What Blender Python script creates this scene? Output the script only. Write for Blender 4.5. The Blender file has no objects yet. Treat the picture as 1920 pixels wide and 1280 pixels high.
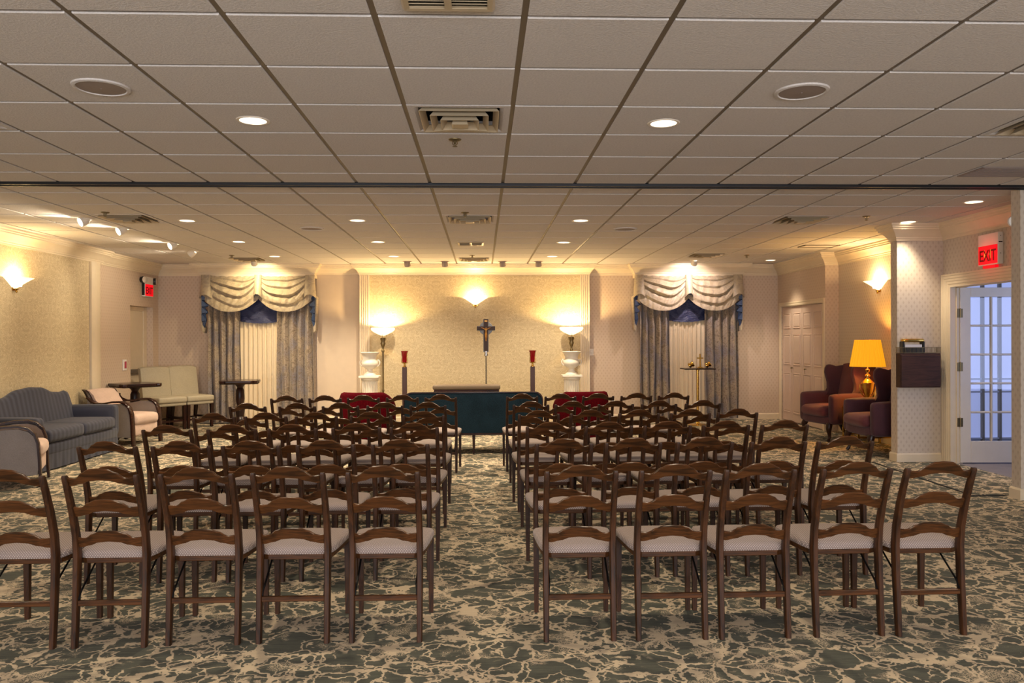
import bpy, bmesh, math, random
from math import sin, cos, pi, radians as R
from mathutils import Matrix, Vector
random.seed(7)
SC = bpy.context.scene
COL = SC.collection

# ------------------------------------------------------------------ camera
cam_d = bpy.data.cameras.new('camera'); cam = bpy.data.objects.new('camera', cam_d); COL.objects.link(cam)
cam_d.sensor_width = 36; cam_d.lens = 36 * 1481.57 / 1920; cam_d.clip_start = .05; cam_d.clip_end = 200
cam.matrix_world = Matrix.Translation((0, 0, 1.43)) @ Matrix.Rotation(-.0378, 4, 'Z') @ Matrix.Rotation(pi/2 - .0025, 4, 'X') @ Matrix.Rotation(-.0039, 4, 'Z')
SC.camera = cam

# ------------------------------------------------------------------ world, exposure, daylight and added fill
W = bpy.data.worlds.new('world'); SC.world = W; W.use_nodes = True
W.node_tree.nodes['Background'].inputs[0].default_value = (.62, .76, 1, 1)
W.node_tree.nodes['Background'].inputs[1].default_value = 1.0
vs = SC.view_settings; vs.view_transform = 'Standard'; vs.look = 'None'; vs.gamma = 1; vs.use_curve_mapping = False
vs.exposure = 0.28
SC.cycles.max_bounces = 8; SC.cycles.diffuse_bounces = 5; SC.cycles.glossy_bounces = 3
SC.cycles.transmission_bounces = 6; SC.cycles.transparent_max_bounces = 8
SC.cycles.sample_clamp_indirect = 3.0
SC.cycles.use_denoising = True

WARM = (1, .68, .30); CAN = (1, .83, .60); DAY = (.80, .86, 1)
def area(name, loc, rot, sx, sy, power, color):
    l = bpy.data.lights.new(name, 'AREA'); l.shape = 'RECTANGLE'; l.size = sx; l.size_y = sy; l.energy = power; l.color = color
    o = bpy.data.objects.new(name, l); o.location = loc; o.rotation_euler = rot; COL.objects.link(o); return o
def spot(name, loc, target, power, color, ang=100, blend=.6, rad=.05):
    l = bpy.data.lights.new(name, 'SPOT'); l.energy = power; l.color = color; l.spot_size = R(ang); l.spot_blend = blend; l.shadow_soft_size = rad
    o = bpy.data.objects.new(name, l); o.location = loc
    o.rotation_euler = (Vector(target) - Vector(loc)).to_track_quat('-Z', 'Y').to_euler(); COL.objects.link(o); return o
def bulb_light(name, loc, power, color, rad=.04):
    l = bpy.data.lights.new(name, 'POINT'); l.energy = power; l.color = color; l.shadow_soft_size = rad
    o = bpy.data.objects.new(name, l); o.location = loc; COL.objects.link(o); return o
E_REAR, E_HALL, E_CAN, E_CAN_NEAR, E_TRACK, E_VAL, E_TORCH, E_SCONCE, E_LAMP = 410, 14, 180, 85, 40, 50, 72, 34, 40
# added fill at unseen rear openings; bluish area light set inside the hall
for wx in (-3.3, 0, 3.3):
    area('rear_fill', (wx, -3.45, 1.35), (pi/2, 0, 0), 2.3, 1.5, E_REAR/3, (.94, .95, 1))
area('daylight_hall', (7.0, 7.35, 1.5), (pi/2, 0, R(15)), 1.6, 1.5, E_HALL, (.52, .62, 1))

# ------------------------------------------------------------------ materials
def lin(c):
    return tuple((x/255/12.92 if x/255 <= .04045 else ((x/255+.055)/1.055)**2.4) for x in c)
class NB:
    def __init__(s, name):
        s.m = bpy.data.materials.new(name); s.m.use_nodes = True; s.t = s.m.node_tree; s.N = s.t.nodes; s.L = s.t.links
        s.b = s.N['Principled BSDF']
    def put(s, sock, v):
        if isinstance(v, bpy.types.NodeSocket): s.L.new(v, sock)
        elif isinstance(v, (tuple, list)) and sock.type == 'RGBA' and len(v) == 3: sock.default_value = (*v, 1)
        else: sock.default_value = v
    def n(s, typ, props=(), **ins):
        nd = s.N.new(typ)
        for k, v in dict(props).items(): setattr(nd, k, v)
        for k, v in ins.items():
            s.put(nd.inputs[int(k[1:])] if k[0] == '_' and k[1:].isdigit() else nd.inputs[k.replace('_', ' ')], v)
        return nd
    def math(s, op, a, b=0.0, c=0.0, clamp=False):
        nd = s.n('ShaderNodeMath', {'operation': op, 'use_clamp': clamp}, _0=a, _1=b)
        if op in ('MULTIPLY_ADD', 'SMOOTH_MIN', 'SMOOTH_MAX', 'COMPARE'): s.put(nd.inputs[2], c)
        return nd.outputs[0]
    def coords(s, kind='Object'):
        return s.n('ShaderNodeTexCoord').outputs[kind]
    def xyz(s, v):
        nd = s.n('ShaderNodeSeparateXYZ', _0=v); return nd.outputs
    def vec(s, x=0.0, y=0.0, z=0.0):
        return s.n('ShaderNodeCombineXYZ', _0=x, _1=y, _2=z).outputs[0]
    def noise(s, v, scale, detail=2.0, rough=.5, dist=0.0):
        nd = s.n('ShaderNodeTexNoise', Vector=v, Scale=scale, Detail=detail, Roughness=rough, Distortion=dist); return nd.outputs
    def voro(s, v, scale, feature='F1'):
        nd = s.n('ShaderNodeTexVoronoi', {'feature': feature}, Vector=v, Scale=scale); return nd.outputs
    def ramp(s, f, lo, hi, a=0.0, b=1.0):
        nd = s.n('ShaderNodeMapRange', {'clamp': True, 'interpolation_type': 'SMOOTHSTEP'}, Value=f, From_Min=lo, From_Max=hi, To_Min=a, To_Max=b); return nd.outputs[0]
    def mix(s, f, a, b):
        nd = s.n('ShaderNodeMix', {'data_type': 'RGBA'}); s.put(nd.inputs[0], f); s.put(nd.inputs[6], a); s.put(nd.inputs[7], b); return nd.outputs[2]
    def add(s, a, b, scale=1.0):
        k = s.n('ShaderNodeVectorMath', {'operation': 'SCALE'}, _0=b); s.put(k.inputs['Scale'], scale)
        return s.n('ShaderNodeVectorMath', {'operation': 'ADD'}, _0=a, _1=k.outputs[0]).outputs[0]
    def bump(s, h, strength=.3, dist=.005):
        nd = s.n('ShaderNodeBump', Height=h, Strength=strength, Distance=dist); s.L.new(nd.outputs[0], s.b.inputs['Normal'])
    def fin(s, col=None, rough=None, metal=None, **k):
        if col is not None: s.put(s.b.inputs['Base Color'], col)
        if rough is not None: s.put(s.b.inputs['Roughness'], rough)
        if metal is not None: s.put(s.b.inputs['Metallic'], metal)
        for q, v in k.items(): s.put(s.b.inputs[q.replace('_', ' ')], v)
        return s.m
def plain(name, rgb, rough=.5, metal=0.0, var=.06, scale=9, **k):
    n = NB(name); c = lin(rgb); f = n.noise(n.coords(), scale, 3)[0]
    return n.fin(n.mix(f, tuple(x*(1-var) for x in c), tuple(min(1, x*(1+var)) for x in c)), rough, metal, **k)
def emit(name, rgb, strength, base=None, spec=.5):
    n = NB(name); return n.fin(base or rgb, .5, 0, Specular_IOR_Level=spec, Emission_Color=rgb, Emission_Strength=strength)
def wood(name, dark, light, rough=.32, scale=14, axis='z'):
    n = NB(name); x, y, z = n.xyz(n.coords())
    st = {'x': (.08, 1, 1), 'y': (1, .08, 1), 'z': (1, 1, .08)}[axis]
    v = n.vec(n.math('MULTIPLY', x, st[0]), n.math('MULTIPLY', y, st[1]), n.math('MULTIPLY', z, st[2]))
    f = n.noise(v, scale*4, 4, .6, 1.2)[0]; g = n.noise(n.coords(), 5, 2)[0]
    f = n.math('ADD', n.math('MULTIPLY', f, .65), n.math('MULTIPLY', g, .35))
    n.bump(f, .08, .002)
    return n.fin(n.mix(n.ramp(f, .35, .65), lin(dark), lin(light)), rough, 0, Coat_Weight=.04, Coat_Roughness=.25, Specular_IOR_Level=.32)
def fabric(name, rgb, var=.18, scale=240, rough=.9, sheen=.15, spec=.3):
    n = NB(name); c = lin(rgb); f = n.noise(n.coords(), scale, 2)[0]; g = n.noise(n.coords(), 6, 2)[0]
    f = n.math('ADD', n.math('MULTIPLY', f, .7), n.math('MULTIPLY', g, .3)); n.bump(f, .2, .002)
    return n.fin(n.mix(n.ramp(f, .3, .7), tuple(x*(1-var) for x in c), tuple(min(1, x*(1+var)) for x in c)), rough, 0, Sheen_Weight=sheen, Specular_IOR_Level=spec)

def wall_uv(n):                       # run along the wall and height, whichever way the wall faces
    x, y, z = n.xyz(n.coords())
    nx = n.math('ABSOLUTE', n.xyz(n.n('ShaderNodeNewGeometry').outputs['Normal'])[0])
    side = n.math('GREATER_THAN', nx, .7)
    u = n.math('ADD', n.math('MULTIPLY', y, side), n.math('MULTIPLY', x, n.math('SUBTRACT', 1.0, side)))
    return u, z
def paper_small(name, base, motif):
    n = NB(name); u, z = wall_uv(n)
    def lattice(du, dz):
        a = n.math('ABSOLUTE', n.math('SUBTRACT', n.math('FRACT', n.math('ADD', n.math('DIVIDE', u, .064), du)), .5))
        b = n.math('ABSOLUTE', n.math('SUBTRACT', n.math('FRACT', n.math('ADD', n.math('DIVIDE', z, .092), dz)), .5))
        return n.math('ADD', n.math('MULTIPLY', a, 1.0), n.math('MULTIPLY', b, .85))
    d = n.math('MINIMUM', lattice(.0, .0), lattice(.5, .5))
    w = n.noise(n.vec(u, z, 0.0), 90, 2)[0]
    d = n.math('ADD', d, n.math('MULTIPLY', n.math('SUBTRACT', w, .5), .12))
    f = n.ramp(d, .13, .26, 1.0, 0.0)
    st = n.noise(n.vec(n.math('MULTIPLY', u, 1.0), n.math('MULTIPLY', z, .02), 0.0), 160, 1)[0]
    base2 = n.mix(n.math('MULTIPLY', st, .35), lin(base), tuple(x*.86 for x in lin(base)))
    return n.fin(n.mix(f, base2, lin(motif)), .75)
def paper_damask(name, base, motif):
    n = NB(name); u, z = wall_uv(n)
    uu = n.math('PINGPONG', u, .265); zz = n.math('ADD', z, n.math('MULTIPLY', n.math('GREATER_THAN', n.math('FRACT', n.math('DIVIDE', u, 1.06)), .5), .31))
    zz = n.math('PINGPONG', zz, 2.0)
    v = n.vec(uu, n.math('MODULO', zz, .62), 0.0)
    a = n.noise(v, 12, 1, .5, .5)
    ring = n.math('SINE', n.math('MULTIPLY', a[0], 62))
    big = n.noise(v, 5, 0, .5)[0]
    c = n.math('ADD', ring, n.math('MULTIPLY', n.math('SINE', n.math('MULTIPLY', big, 30)), .55))
    f = n.ramp(c, -.15, .45)
    fine = n.noise(n.vec(u, z, 0.0), 220, 2)[0]
    f = n.math('MULTIPLY', f, n.math('ADD', .72, n.math('MULTIPLY', fine, .5)))
    return n.fin(n.mix(f, lin(base), lin(motif)), .65)

def carpet_mat():
    n = NB('patterned_carpet'); co = n.coords(); x, y, z = n.xyz(co)
    w1 = n.noise(co, 5.5, 4, .6)[1]; w2 = n.noise(n.vec(n.math('ADD', x, 9.3), y, 3.0), 10, 3, .6)[1]
    v1 = n.add(co, w1, .22); v2 = n.add(n.vec(n.math('ADD', x, 4.1), y, 1.7), w2, .13); v3 = n.add(n.vec(n.math('ADD', x, 7.7), y, 4.2), w2, .10)
    e1 = n.voro(v1, 3.7, 'DISTANCE_TO_EDGE')[0]; e2 = n.voro(v2, 6.4, 'DISTANCE_TO_EDGE')[0]; e3 = n.voro(v3, 9.0, 'DISTANCE_TO_EDGE')[0]
    th = n.noise(co, 7.5, 2)[0]
    l1 = n.ramp(n.math('SUBTRACT', e1, n.math('MULTIPLY', n.ramp(th, .48, .76), .075)), .017, .031, 1.0, 0.0)
    m2 = n.ramp(n.noise(n.vec(x, y, 6.0), 3.6, 2)[0], .40, .47); m3 = n.ramp(n.noise(n.vec(x, y, 9.0), 4.4, 2)[0], .50, .56)
    l2 = n.math('MULTIPLY', n.ramp(e2, .022, .040, 1.0, 0.0), m2)
    l3 = n.math('MULTIPLY', n.ramp(e3, .022, .042, 1.0, 0.0), m3)
    bl = n.ramp(n.noise(n.add(co, w2, .10), 8.2, 4, .62)[0], .602, .63)
    sp = n.math('MULTIPLY', n.ramp(n.noise(n.vec(x, y, 2.2), 6.0, 3)[0], .56, .64), n.ramp(n.noise(co, 150, 1)[0], .46, .54))
    f = n.math('MAXIMUM', n.math('MAXIMUM', l1, n.math('MAXIMUM', l2, l3)), n.math('MAXIMUM', bl, n.math('MULTIPLY', sp, .8)))
    streak = n.noise(n.vec(n.math('MULTIPLY', x, 7.0), n.math('MULTIPLY', y, 150), 0.0), 1.0, 3, .7)[0]
    pile = n.noise(co, 420, 2)[0]
    dark = n.mix(n.ramp(streak, .3, .7), lin((58, 60, 49)), lin((92, 92, 75)))
    tan = n.mix(n.noise(co, 2.5, 3)[0], lin((198, 174, 146)), lin((232, 212, 176)))
    tan = n.mix(n.math('MULTIPLY', n.ramp(streak, .35, .75), .3), tan, lin((156, 136, 112)))
    col = n.mix(f, dark, tan)
    col = n.mix(n.math('MULTIPLY', pile, .3), col, tuple([.03]*3))
    n.bump(n.math('ADD', pile, n.math('MULTIPLY', f, .4)), .5, .006)
    return n.fin(col, .95, 0, Sheen_Weight=.05)

def tile_mat(name='ceiling_tile_fissured', rgb=(210, 203, 197)):
    n = NB(name); co = n.n('ShaderNodeNewGeometry').outputs['Position']
    a = n.noise(co, 85, 3, .6)[0]; b = n.noise(co, 1.2, 2)[0]
    n.bump(n.ramp(a, .35, .65), .28, .005)
    c = lin(rgb); col = n.mix(n.ramp(a, .35, .6), tuple(x*.90 for x in c), c)
    col = n.mix(n.math('MULTIPLY', b, .12), col, tuple(x*.8 for x in c))
    return n.fin(col, .92)

def seat_mat():
    n = NB('dotted_seat_fabric'); x, y, z = n.xyz(n.coords())
    p = .0118
    def dot(ox, oy):
        a = n.math('ABSOLUTE', n.math('SUBTRACT', n.math('FRACT', n.math('ADD', n.math('DIVIDE', x, p), ox)), .5))
        b = n.math('ABSOLUTE', n.math('SUBTRACT', n.math('FRACT', n.math('ADD', n.math('DIVIDE', n.math('ADD', y, z), p*1.3), oy)), .5))
        return n.math('ADD', a, b)
    d = n.math('MINIMUM', dot(0.0, 0.0), dot(.5, .5)); f = n.ramp(d, .14, .3, 1.0, 0.0)
    n.bump(f, .25, .002)
    return n.fin(n.mix(f, lin((134, 117, 110)), lin((192, 176, 165))), .9, 0, Sheen_Weight=.15)
def stripe_mat():
    n = NB('striped_sofa_fabric'); x, y, z = n.xyz(n.coords())
    s = n.math('SINE', n.math('MULTIPLY', x, 2*pi/.085)); s2 = n.math('SINE', n.math('MULTIPLY', x, 2*pi/.0142))
    f = n.math('ADD', n.math('MULTIPLY', s, .6), n.math('MULTIPLY', s2, .22)); g = n.noise(n.coords(), 200, 2)[0]
    f = n.math('ADD', f, n.math('SUBTRACT', g, .5)); n.bump(g, .15, .002)
    return n.fin(n.mix(n.ramp(f, -.7, .8), lin((34, 36, 50)), lin((54, 56, 72))), .85, 0, Sheen_Weight=.1)
def drape_mat():
    n = NB('paisley_drape_fabric'); co = n.coords(); x, y, z = n.xyz(co)
    v = n.add(n.vec(x, z, y), n.noise(n.vec(x, z, 0.0), 6, 2)[1], .12)
    a = n.noise(v, 7, 2, .6, .8)[0]; r = n.math('SINE', n.math('MULTIPLY', a, 48))
    m = n.ramp(n.noise(n.vec(x, n.math('MULTIPLY', z, .6), 4.0), 5.0, 2)[0], .42, .62)
    base = n.mix(m, lin((150, 134, 116)), lin((112, 108, 120)))
    col = n.mix(n.math('MULTIPLY', n.ramp(r, .3, .8), .85), base, lin((92, 76, 62)))
    g = n.noise(co, 160, 2)[0]; n.bump(g, .15, .003)
    return n.fin(n.mix(n.math('MULTIPLY', g, .35), col, lin((190, 172, 144))), .7, 0, Sheen_Weight=.2)
def swag_mat():
    n = NB('swag_jacquard'); co = n.coords(); x, y, z = n.xyz(co)
    v = n.add(n.vec(x, z, 0.0), n.noise(n.vec(x, z, 0.0), 5, 2)[1], .15)
    a = n.noise(v, 6, 2, .6, .5)[0]; r = n.math('SINE', n.math('MULTIPLY', a, 40))
    col = n.mix(n.ramp(r, .2, .9), lin((172, 156, 130)), lin((156, 142, 122)))
    n.bump(n.noise(v, 30, 3)[0], .35, .01)
    return n.fin(col, .5, 0, Sheen_Weight=.2)
def shade_mat():
    n = NB('ruched_blue_satin'); co = n.coords(); x, y, z = n.xyz(co)
    a = n.noise(n.vec(n.math('MULTIPLY', x, 22), n.math('MULTIPLY', z, 75), 0.0), 1.0, 2, .5, .6)[0]
    n.bump(a, .8, .02)
    return n.fin(n.mix(a, lin((40, 46, 80)), lin((62, 68, 108))), .38)
def pleat_lamp():
    n = NB('pleated_lampshade'); x, y, z = n.xyz(n.coords())
    s = n.math('SINE', n.math('MULTIPLY', n.math('ARCTAN2', y, x), 70))
    zz = n.ramp(z, .50, .98)
    c = n.mix(n.ramp(s, -1.0, 1.0), (1, .36, .008), (1, .46, .015))
    n.bump(s, .4, .004)
    return n.fin(lin((190, 120, 10)), .8, 0, Emission_Color=c, Emission_Strength=.72)
def glass_mat(name, tint=(1, 1, 1), refl=.10):
    n = NB(name)
    t = n.n('ShaderNodeBsdfTransparent', Color=(*tint, 1)); g = n.n('ShaderNodeBsdfGlossy', Roughness=.03)
    mx = n.n('ShaderNodeMixShader', _0=refl); n.L.new(t.outputs[0], mx.inputs[1]); n.L.new(g.outputs[0], mx.inputs[2])
    n.L.new(mx.outputs[0], n.N['Material Output'].inputs['Surface']); return n.m

M = dict(
    carpet=carpet_mat(), tile=tile_mat(), pale_tile=tile_mat('ceiling_tile_new', (222, 216, 210)),
    grid=plain('ceiling_grid_tan', (112, 100, 84), .45, .15), slab=plain('plenum_dark', (40, 38, 36), .9),
    track=plain('partition_track_black', (36, 36, 38), .4, .3), steel=plain('track_steel', (120, 116, 112), .35, .7),
    trim=plain('cream_trim_paint', (222, 205, 176), .42), trimw=plain('white_trim_paint', (226, 216, 200), .4),
    paper=paper_small('small_motif_wallpaper', (204, 190, 172), (188, 172, 154)),
    paperback=paper_small('pink_motif_wallpaper', (208, 187, 165), (194, 171, 149)),
    damask=paper_damask('damask_wallpaper', (188, 169, 134), (207, 190, 154)),
    plainwall=plain('plain_cream_wall', (205, 186, 164), .8), closet=plain('closet_door_paint', (206, 182, 166), .45), bluewall=plain('hall_wall', (214, 216, 222), .7),
    hallfloor=fabric('hall_carpet', (120, 112, 116)), seam=plain('dark_carpet_seam', (22, 20, 18), .9),
    wood=wood('walnut_chair_wood', (36, 19, 8), (74, 42, 19), .46), woodx=wood('walnut_rail_wood', (42, 23, 9), (90, 53, 25), .36, axis='x'),
    mahog=wood('mahogany', (26, 12, 10), (50, 24, 18), .3), mahogx=wood('mahogany_top', (28, 14, 11), (54, 29, 21), .22, axis='x'),
    lam=wood('walnut_laminate', (52, 30, 22), (76, 46, 35), .62, axis='x'), post=plain('brown_post', (74, 50, 46), .5),
    seat=seat_mat(), iron=plain('black_iron', (24, 22, 22), .4, .6), stripe=stripe_mat(),
    beige=fabric('beige_upholstery', (192, 166, 150)), greybeige=fabric('grey_woven_upholstery', (138, 128, 122)),
    sage=fabric('sage_vinyl', (164, 154, 132), .06, 60, .45, 0), plum=fabric('plum_upholstery', (92, 46, 50), .25),
    plumd=fabric('plum_upholstery_outside', (70, 40, 50), .2), teal=fabric('dark_teal_weave', (24, 40, 50), .5, 120, .9, .0, .1),
    red=fabric('crimson_velvet', (74, 3, 12), .3, 60, .9, .0, .05), pad=fabric('taupe_pad_vinyl', (112, 96, 78), .06, 60, .6, 0),
    drape=drape_mat(), swag=swag_mat(), shade=shade_mat(), navy=plain('navy_lining', (40, 58, 92), .5),
    sheer=plain('cream_sheer', (224, 206, 176), .8, var=.05, scale=30, Transmission_Weight=.0),
    brass=plain('polished_brass', (206, 166, 84), .24, 1.0), oldbrass=plain('aged_brass', (128, 112, 80), .38, .9),
    chrome=plain('chrome_pole', (190, 188, 186), .25, 1.0), black=plain('black_plastic', (22, 22, 24), .35),
    white=plain('white_enamel', (235, 230, 222), .35), plaster=plain('white_plaster', (238, 230, 214), .45),
    grille=plain('speaker_grille', (140, 126, 118), .6), vent=plain('diffuser_enamel', (190, 172, 142), .35, .2),
    dark=plain('dark_void', (14, 13, 12), .9), bowl=emit('lit_frosted_bowl', (1, .76, .44), 1.5, (1, .95, .85)),
    bulb=emit('lamp_face', (1, .86, .66), 14), canbulb=emit('can_lamp', (1, .92, .80), 16), reflector=plain('can_reflector', (232, 224, 212), .3, .2),
    redglass=NB('red_candle_glass').fin(lin((150, 6, 14)), .12, 0, Transmission_Weight=.35, Coat_Weight=.5, Emission_Color=(.5, .0, .01), Emission_Strength=.06),
    exitred=emit('exit_panel_red', (1, .004, .012), .80, (.10,.0,.0), .1), exitlet=emit('exit_letters', (.30, .0, .0), .22, (.04,0,0), .1), exitchev=emit('exit_chevron', (1, .34, .04), .8, (.4,.15,.02)),
    lampshade=pleat_lamp(), glass=glass_mat('clear_glass'), tableglass=glass_mat('table_glass', (.90, .94, .91), .06),
    darkcross=plain('dark_walnut_cross', (48, 28, 24), .6),
    gold=plain('gold_figure', (186, 132, 60), .35, .7), halo=plain('silver_grey', (128, 126, 124), .45, .3),
    sheerlit=emit('backlit_sheer', (.42, .50, .95), .38, (.8, .85, 1)), pink=plain('pink_red_label', (200, 90, 100), .5),
    mull=plain('olive_mullion', (150, 140, 118), .5),
)

# ------------------------------------------------------------------ mesh helpers
class MB:
    def __init__(s): s.v = []; s.f = []; s.mi = []
    def add(s, v, f, mi=0):
        o = len(s.v); s.v += [tuple(p) for p in v]; s.f += [tuple(i+o for i in q) for q in f]; s.mi += [mi]*len(f); return s
    def box(s, x0, x1, y0, y1, z0, z1, mi=0, m=None):
        v = [(x, y, z) for x in (x0, x1) for y in (y0, y1) for z in (z0, z1)]
        if m: v = [m @ Vector(p) for p in v]
        return s.add(v, [(0, 1, 3, 2), (4, 6, 7, 5), (0, 4, 5, 1), (2, 3, 7, 6), (0, 2, 6, 4), (1, 5, 7, 3)], mi)
    def cbox(s, x0, x1, y0, y1, z0, z1, c=.005, mi=0, m=None):     # chamfered box
        X, Y, Z = (x0, x1), (y0, y1), (z0, z1); v = []; idx = {}
        for i in (0, 1):
            for j in (0, 1):
                for k in (0, 1):
                    sx, sy, sz = (c if i == 0 else -c), (c if j == 0 else -c), (c if k == 0 else -c)
                    for a, p in enumerate(((X[i], Y[j]+sy, Z[k]+sz), (X[i]+sx, Y[j], Z[k]+sz), (X[i]+sx, Y[j]+sy, Z[k]))):
                        idx[i, j, k, a] = len(v); v.append(p)
        g = lambda i, j, k, a: idx[i, j, k, a]
        f = []
        for i in (0, 1):
            q = [g(i, 0, 0, 0), g(i, 1, 0, 0), g(i, 1, 1, 0), g(i, 0, 1, 0)]; f.append(q[::-1] if i == 0 else q)
            q = [g(0, i, 0, 1), g(1, i, 0, 1), g(1, i, 1, 1), g(0, i, 1, 1)]; f.append(q if i == 0 else q[::-1])
            q = [g(0, 0, i, 2), g(1, 0, i, 2), g(1, 1, i, 2), g(0, 1, i, 2)]; f.append(q[::-1] if i == 0 else q)
        for i in (0, 1):
            for j in (0, 1):
                f.append((g(i, j, 0, 0), g(i, j, 1, 0), g(i, j, 1, 1), g(i, j, 0, 1)))
                f.append((g(i, 0, j, 0), g(i, 1, j, 0), g(i, 1, j, 2), g(i, 0, j, 2)))
                f.append((g(0, i, j, 1), g(1, i, j, 1), g(1, i, j, 2), g(0, i, j, 2)))
        for i in (0, 1):
            for j in (0, 1):
                for k in (0, 1): f.append((g(i, j, k, 0), g(i, j, k, 1), g(i, j, k, 2)))
        if m: v = [m @ Vector(p) for p in v]
        return s.add(v, f, mi)
    def rbox(s, x0, x1, y0, y1, z0, z1, r=.04, n=6, puff=(0, 0, 0), mi=0, m=None):   # rounded cushion
        hx, hy, hz = (x1-x0)/2, (y1-y0)/2, (z1-z0)/2; C = Vector(((x0+x1)/2, (y0+y1)/2, (z0+z1)/2)); r = min(r, hx, hy, hz)
        h = (hx, hy, hz)
        def pt(p):
            q = [max(-1, min(1, a)) for a in p]
            # parameter -> spend the outer quarter of the steps on the rounding
            w = []
            for a, H in zip(q, h):
                t = abs(a); k = .5
                d = (t/k)*(H-r) if t <= k else (H-r) + (t-k)/(1-k)*r
                w.append(math.copysign(d, a))
            inner = Vector([max(-(H-r), min(H-r, a)) for a, H in zip(w, h)])
            d = Vector(w) - inner
            if d.length > 1e-9:
                mx = max(abs(c) for c in d); d = d.normalized()*mx
            o = inner + d
            g = [1-(o[i]/h[i])**2 for i in range(3)]
            o.x += math.copysign(1, o.x)*puff[0]*g[1]*g[2]*(abs(o.x)/hx)**2
            o.y += math.copysign(1, o.y)*puff[1]*g[0]*g[2]*(abs(o.y)/hy)**2
            o.z += math.copysign(1, o.z)*puff[2]*g[0]*g[1]*(abs(o.z)/hz)**2
            return C + o
        vm = {}; V = []; F = []
        def vid(p):
            k = tuple(round(a, 5) for a in p)
            if k not in vm: vm[k] = len(V); V.append(pt(p))
            return vm[k]
        t = [-1 + 2*i/n for i in range(n+1)]
        for ax in range(3):
            for sg in (-1, 1):
                for i in range(n):
                    for j in range(n):
                        q = []
                        for a, b in ((i, j), (i+1, j), (i+1, j+1), (i, j+1)):
                            p = [0, 0, 0]; p[ax] = sg; p[(ax+1) % 3] = t[a]; p[(ax+2) % 3] = t[b]; q.append(vid(p))
                        F.append(q if sg > 0 else q[::-1])
        if m: V = [m @ p for p in V]
        return s.add(V, F, mi)
    def loft(s, secs, caps=True, closed=True, mi=0, loop=False):
        n = len(secs[0]); V = [p for q in secs for p in q]; F = []
        k = len(secs)
        for i in range(k if loop else k-1):
            a, b = i*n, ((i+1) % k)*n
            for j in range(n if closed else n-1):
                F.append((a+j, a+(j+1) % n, b+(j+1) % n, b+j))
        if caps and not loop: F += [tuple(range(n))[::-1], tuple(range((k-1)*n, k*n))]
        return s.add(V, F, mi)
    def lathe(s, prof, seg=20, c=(0, 0, 0), mi=0, caps=True, m=None, sq=0.0):
        secs = []
        for r, z in prof:
            q = [Vector((c[0]+r*cos(2*pi*i/seg), c[1]+r*sin(2*pi*i/seg), c[2]+z)) for i in range(seg)]
            secs.append([m @ p for p in q] if m else q)
        return s.loft(secs, caps, True, mi)
    def tube(s, path, r, seg=8, mi=0, caps=True, loop=False):
        P = [Vector(p) for p in path]; rr = r if isinstance(r, (list, tuple)) else [r]*len(P); secs = []
        ref = Vector((0, 0, 1)); last = None
        for i, p in enumerate(P):
            a, b = P[max(i-1, 0)], P[min(i+1, len(P)-1)]
            if loop: a, b = P[i-1], P[(i+1) % len(P)]
            t = (b-a).normalized()
            if last is None:
                u = t.cross(ref) if abs(t.z) < .95 else t.cross(Vector((1, 0, 0)))
            else: u = last - t*last.dot(t)
            u.normalize(); last = u; w = t.cross(u)
            secs.append([p + u*(rr[i]*cos(2*pi*k/seg)) + w*(rr[i]*sin(2*pi*k/seg)) for k in range(seg)])
        return s.loft(secs, caps, True, mi, loop)
    def prism(s, poly, f0, f1, mi=0):      # poly list of 2D, f0/f1 map 2D->3D of the two ends
        a = [f0(*p) for p in poly]; b = [f1(*p) for p in poly]; return s.loft([a, b], True, True, mi)
    def grid(s, fn, nu, nv, th=None, mi=0):    # sheet, with thickness th (a vector) when given
        V = [fn(i/nu, j/nv) for j in range(nv+1) for i in range(nu+1)]; W = nu+1
        F = [(j*W+i, j*W+i+1, (j+1)*W+i+1, (j+1)*W+i) for j in range(nv) for i in range(nu)]
        if th is None: return s.add(V, F, mi)
        T = Vector(th); n = len(V); V2 = [Vector(p)+T for p in V]
        F2 = [tuple(i+n for i in q)[::-1] for q in F]
        ed = [i for i in range(W)] + [j*W+nu for j in range(1, nv+1)] + [nv*W+i for i in range(nu-1, -1, -1)] + [j*W for j in range(nv-1, 0, -1)]
        for a, b in zip(ed, ed[1:]+ed[:1]): F2.append((b, a, a+n, b+n))
        return s.add(V+V2, F+F2, mi)
    def mesh(s, name, mats, smooth=None):
        me = bpy.data.meshes.new(name); me.from_pydata([tuple(p) for p in s.v], [], s.f)
        for m in (mats if isinstance(mats, (list, tuple)) else [mats]): me.materials.append(m)
        if any(s.mi): me.polygons.foreach_set('material_index', s.mi)
        bm = bmesh.new(); bm.from_mesh(me); bmesh.ops.recalc_face_normals(bm, faces=bm.faces); bm.to_mesh(me); bm.free()
        if smooth:
            me.polygons.foreach_set('use_smooth', [True]*len(me.polygons)); me.set_sharp_from_angle(angle=R(smooth))
        me.update(); return me
    def build(s, name, mats, parent=None, smooth=None, **k):
        return link(name, s.mesh(name, mats, smooth), parent, **k)
def link(name, me, parent=None, loc=(0, 0, 0), rot=(0, 0, 0)):
    o = bpy.data.objects.new(name, me); o.location = loc; o.rotation_euler = rot; o.parent = parent; COL.objects.link(o); return o
def tag(o, label=None, cat=None, group=None, kind=None):
    for k, v in (('label', label), ('category', cat), ('group', group), ('kind', kind)):
        if v: o[k] = v
    return o
def thing(name, label, cat, loc=(0, 0, 0), rz=0.0, group=None, rot=None):
    o = bpy.data.objects.new(name, None); o.empty_display_size = .1; o.location = loc; o.rotation_euler = rot or (0, 0, rz); COL.objects.link(o)
    return tag(o, label, cat, group)
def struct(o, label=None): return tag(o, label, None, None, 'structure')
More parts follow.
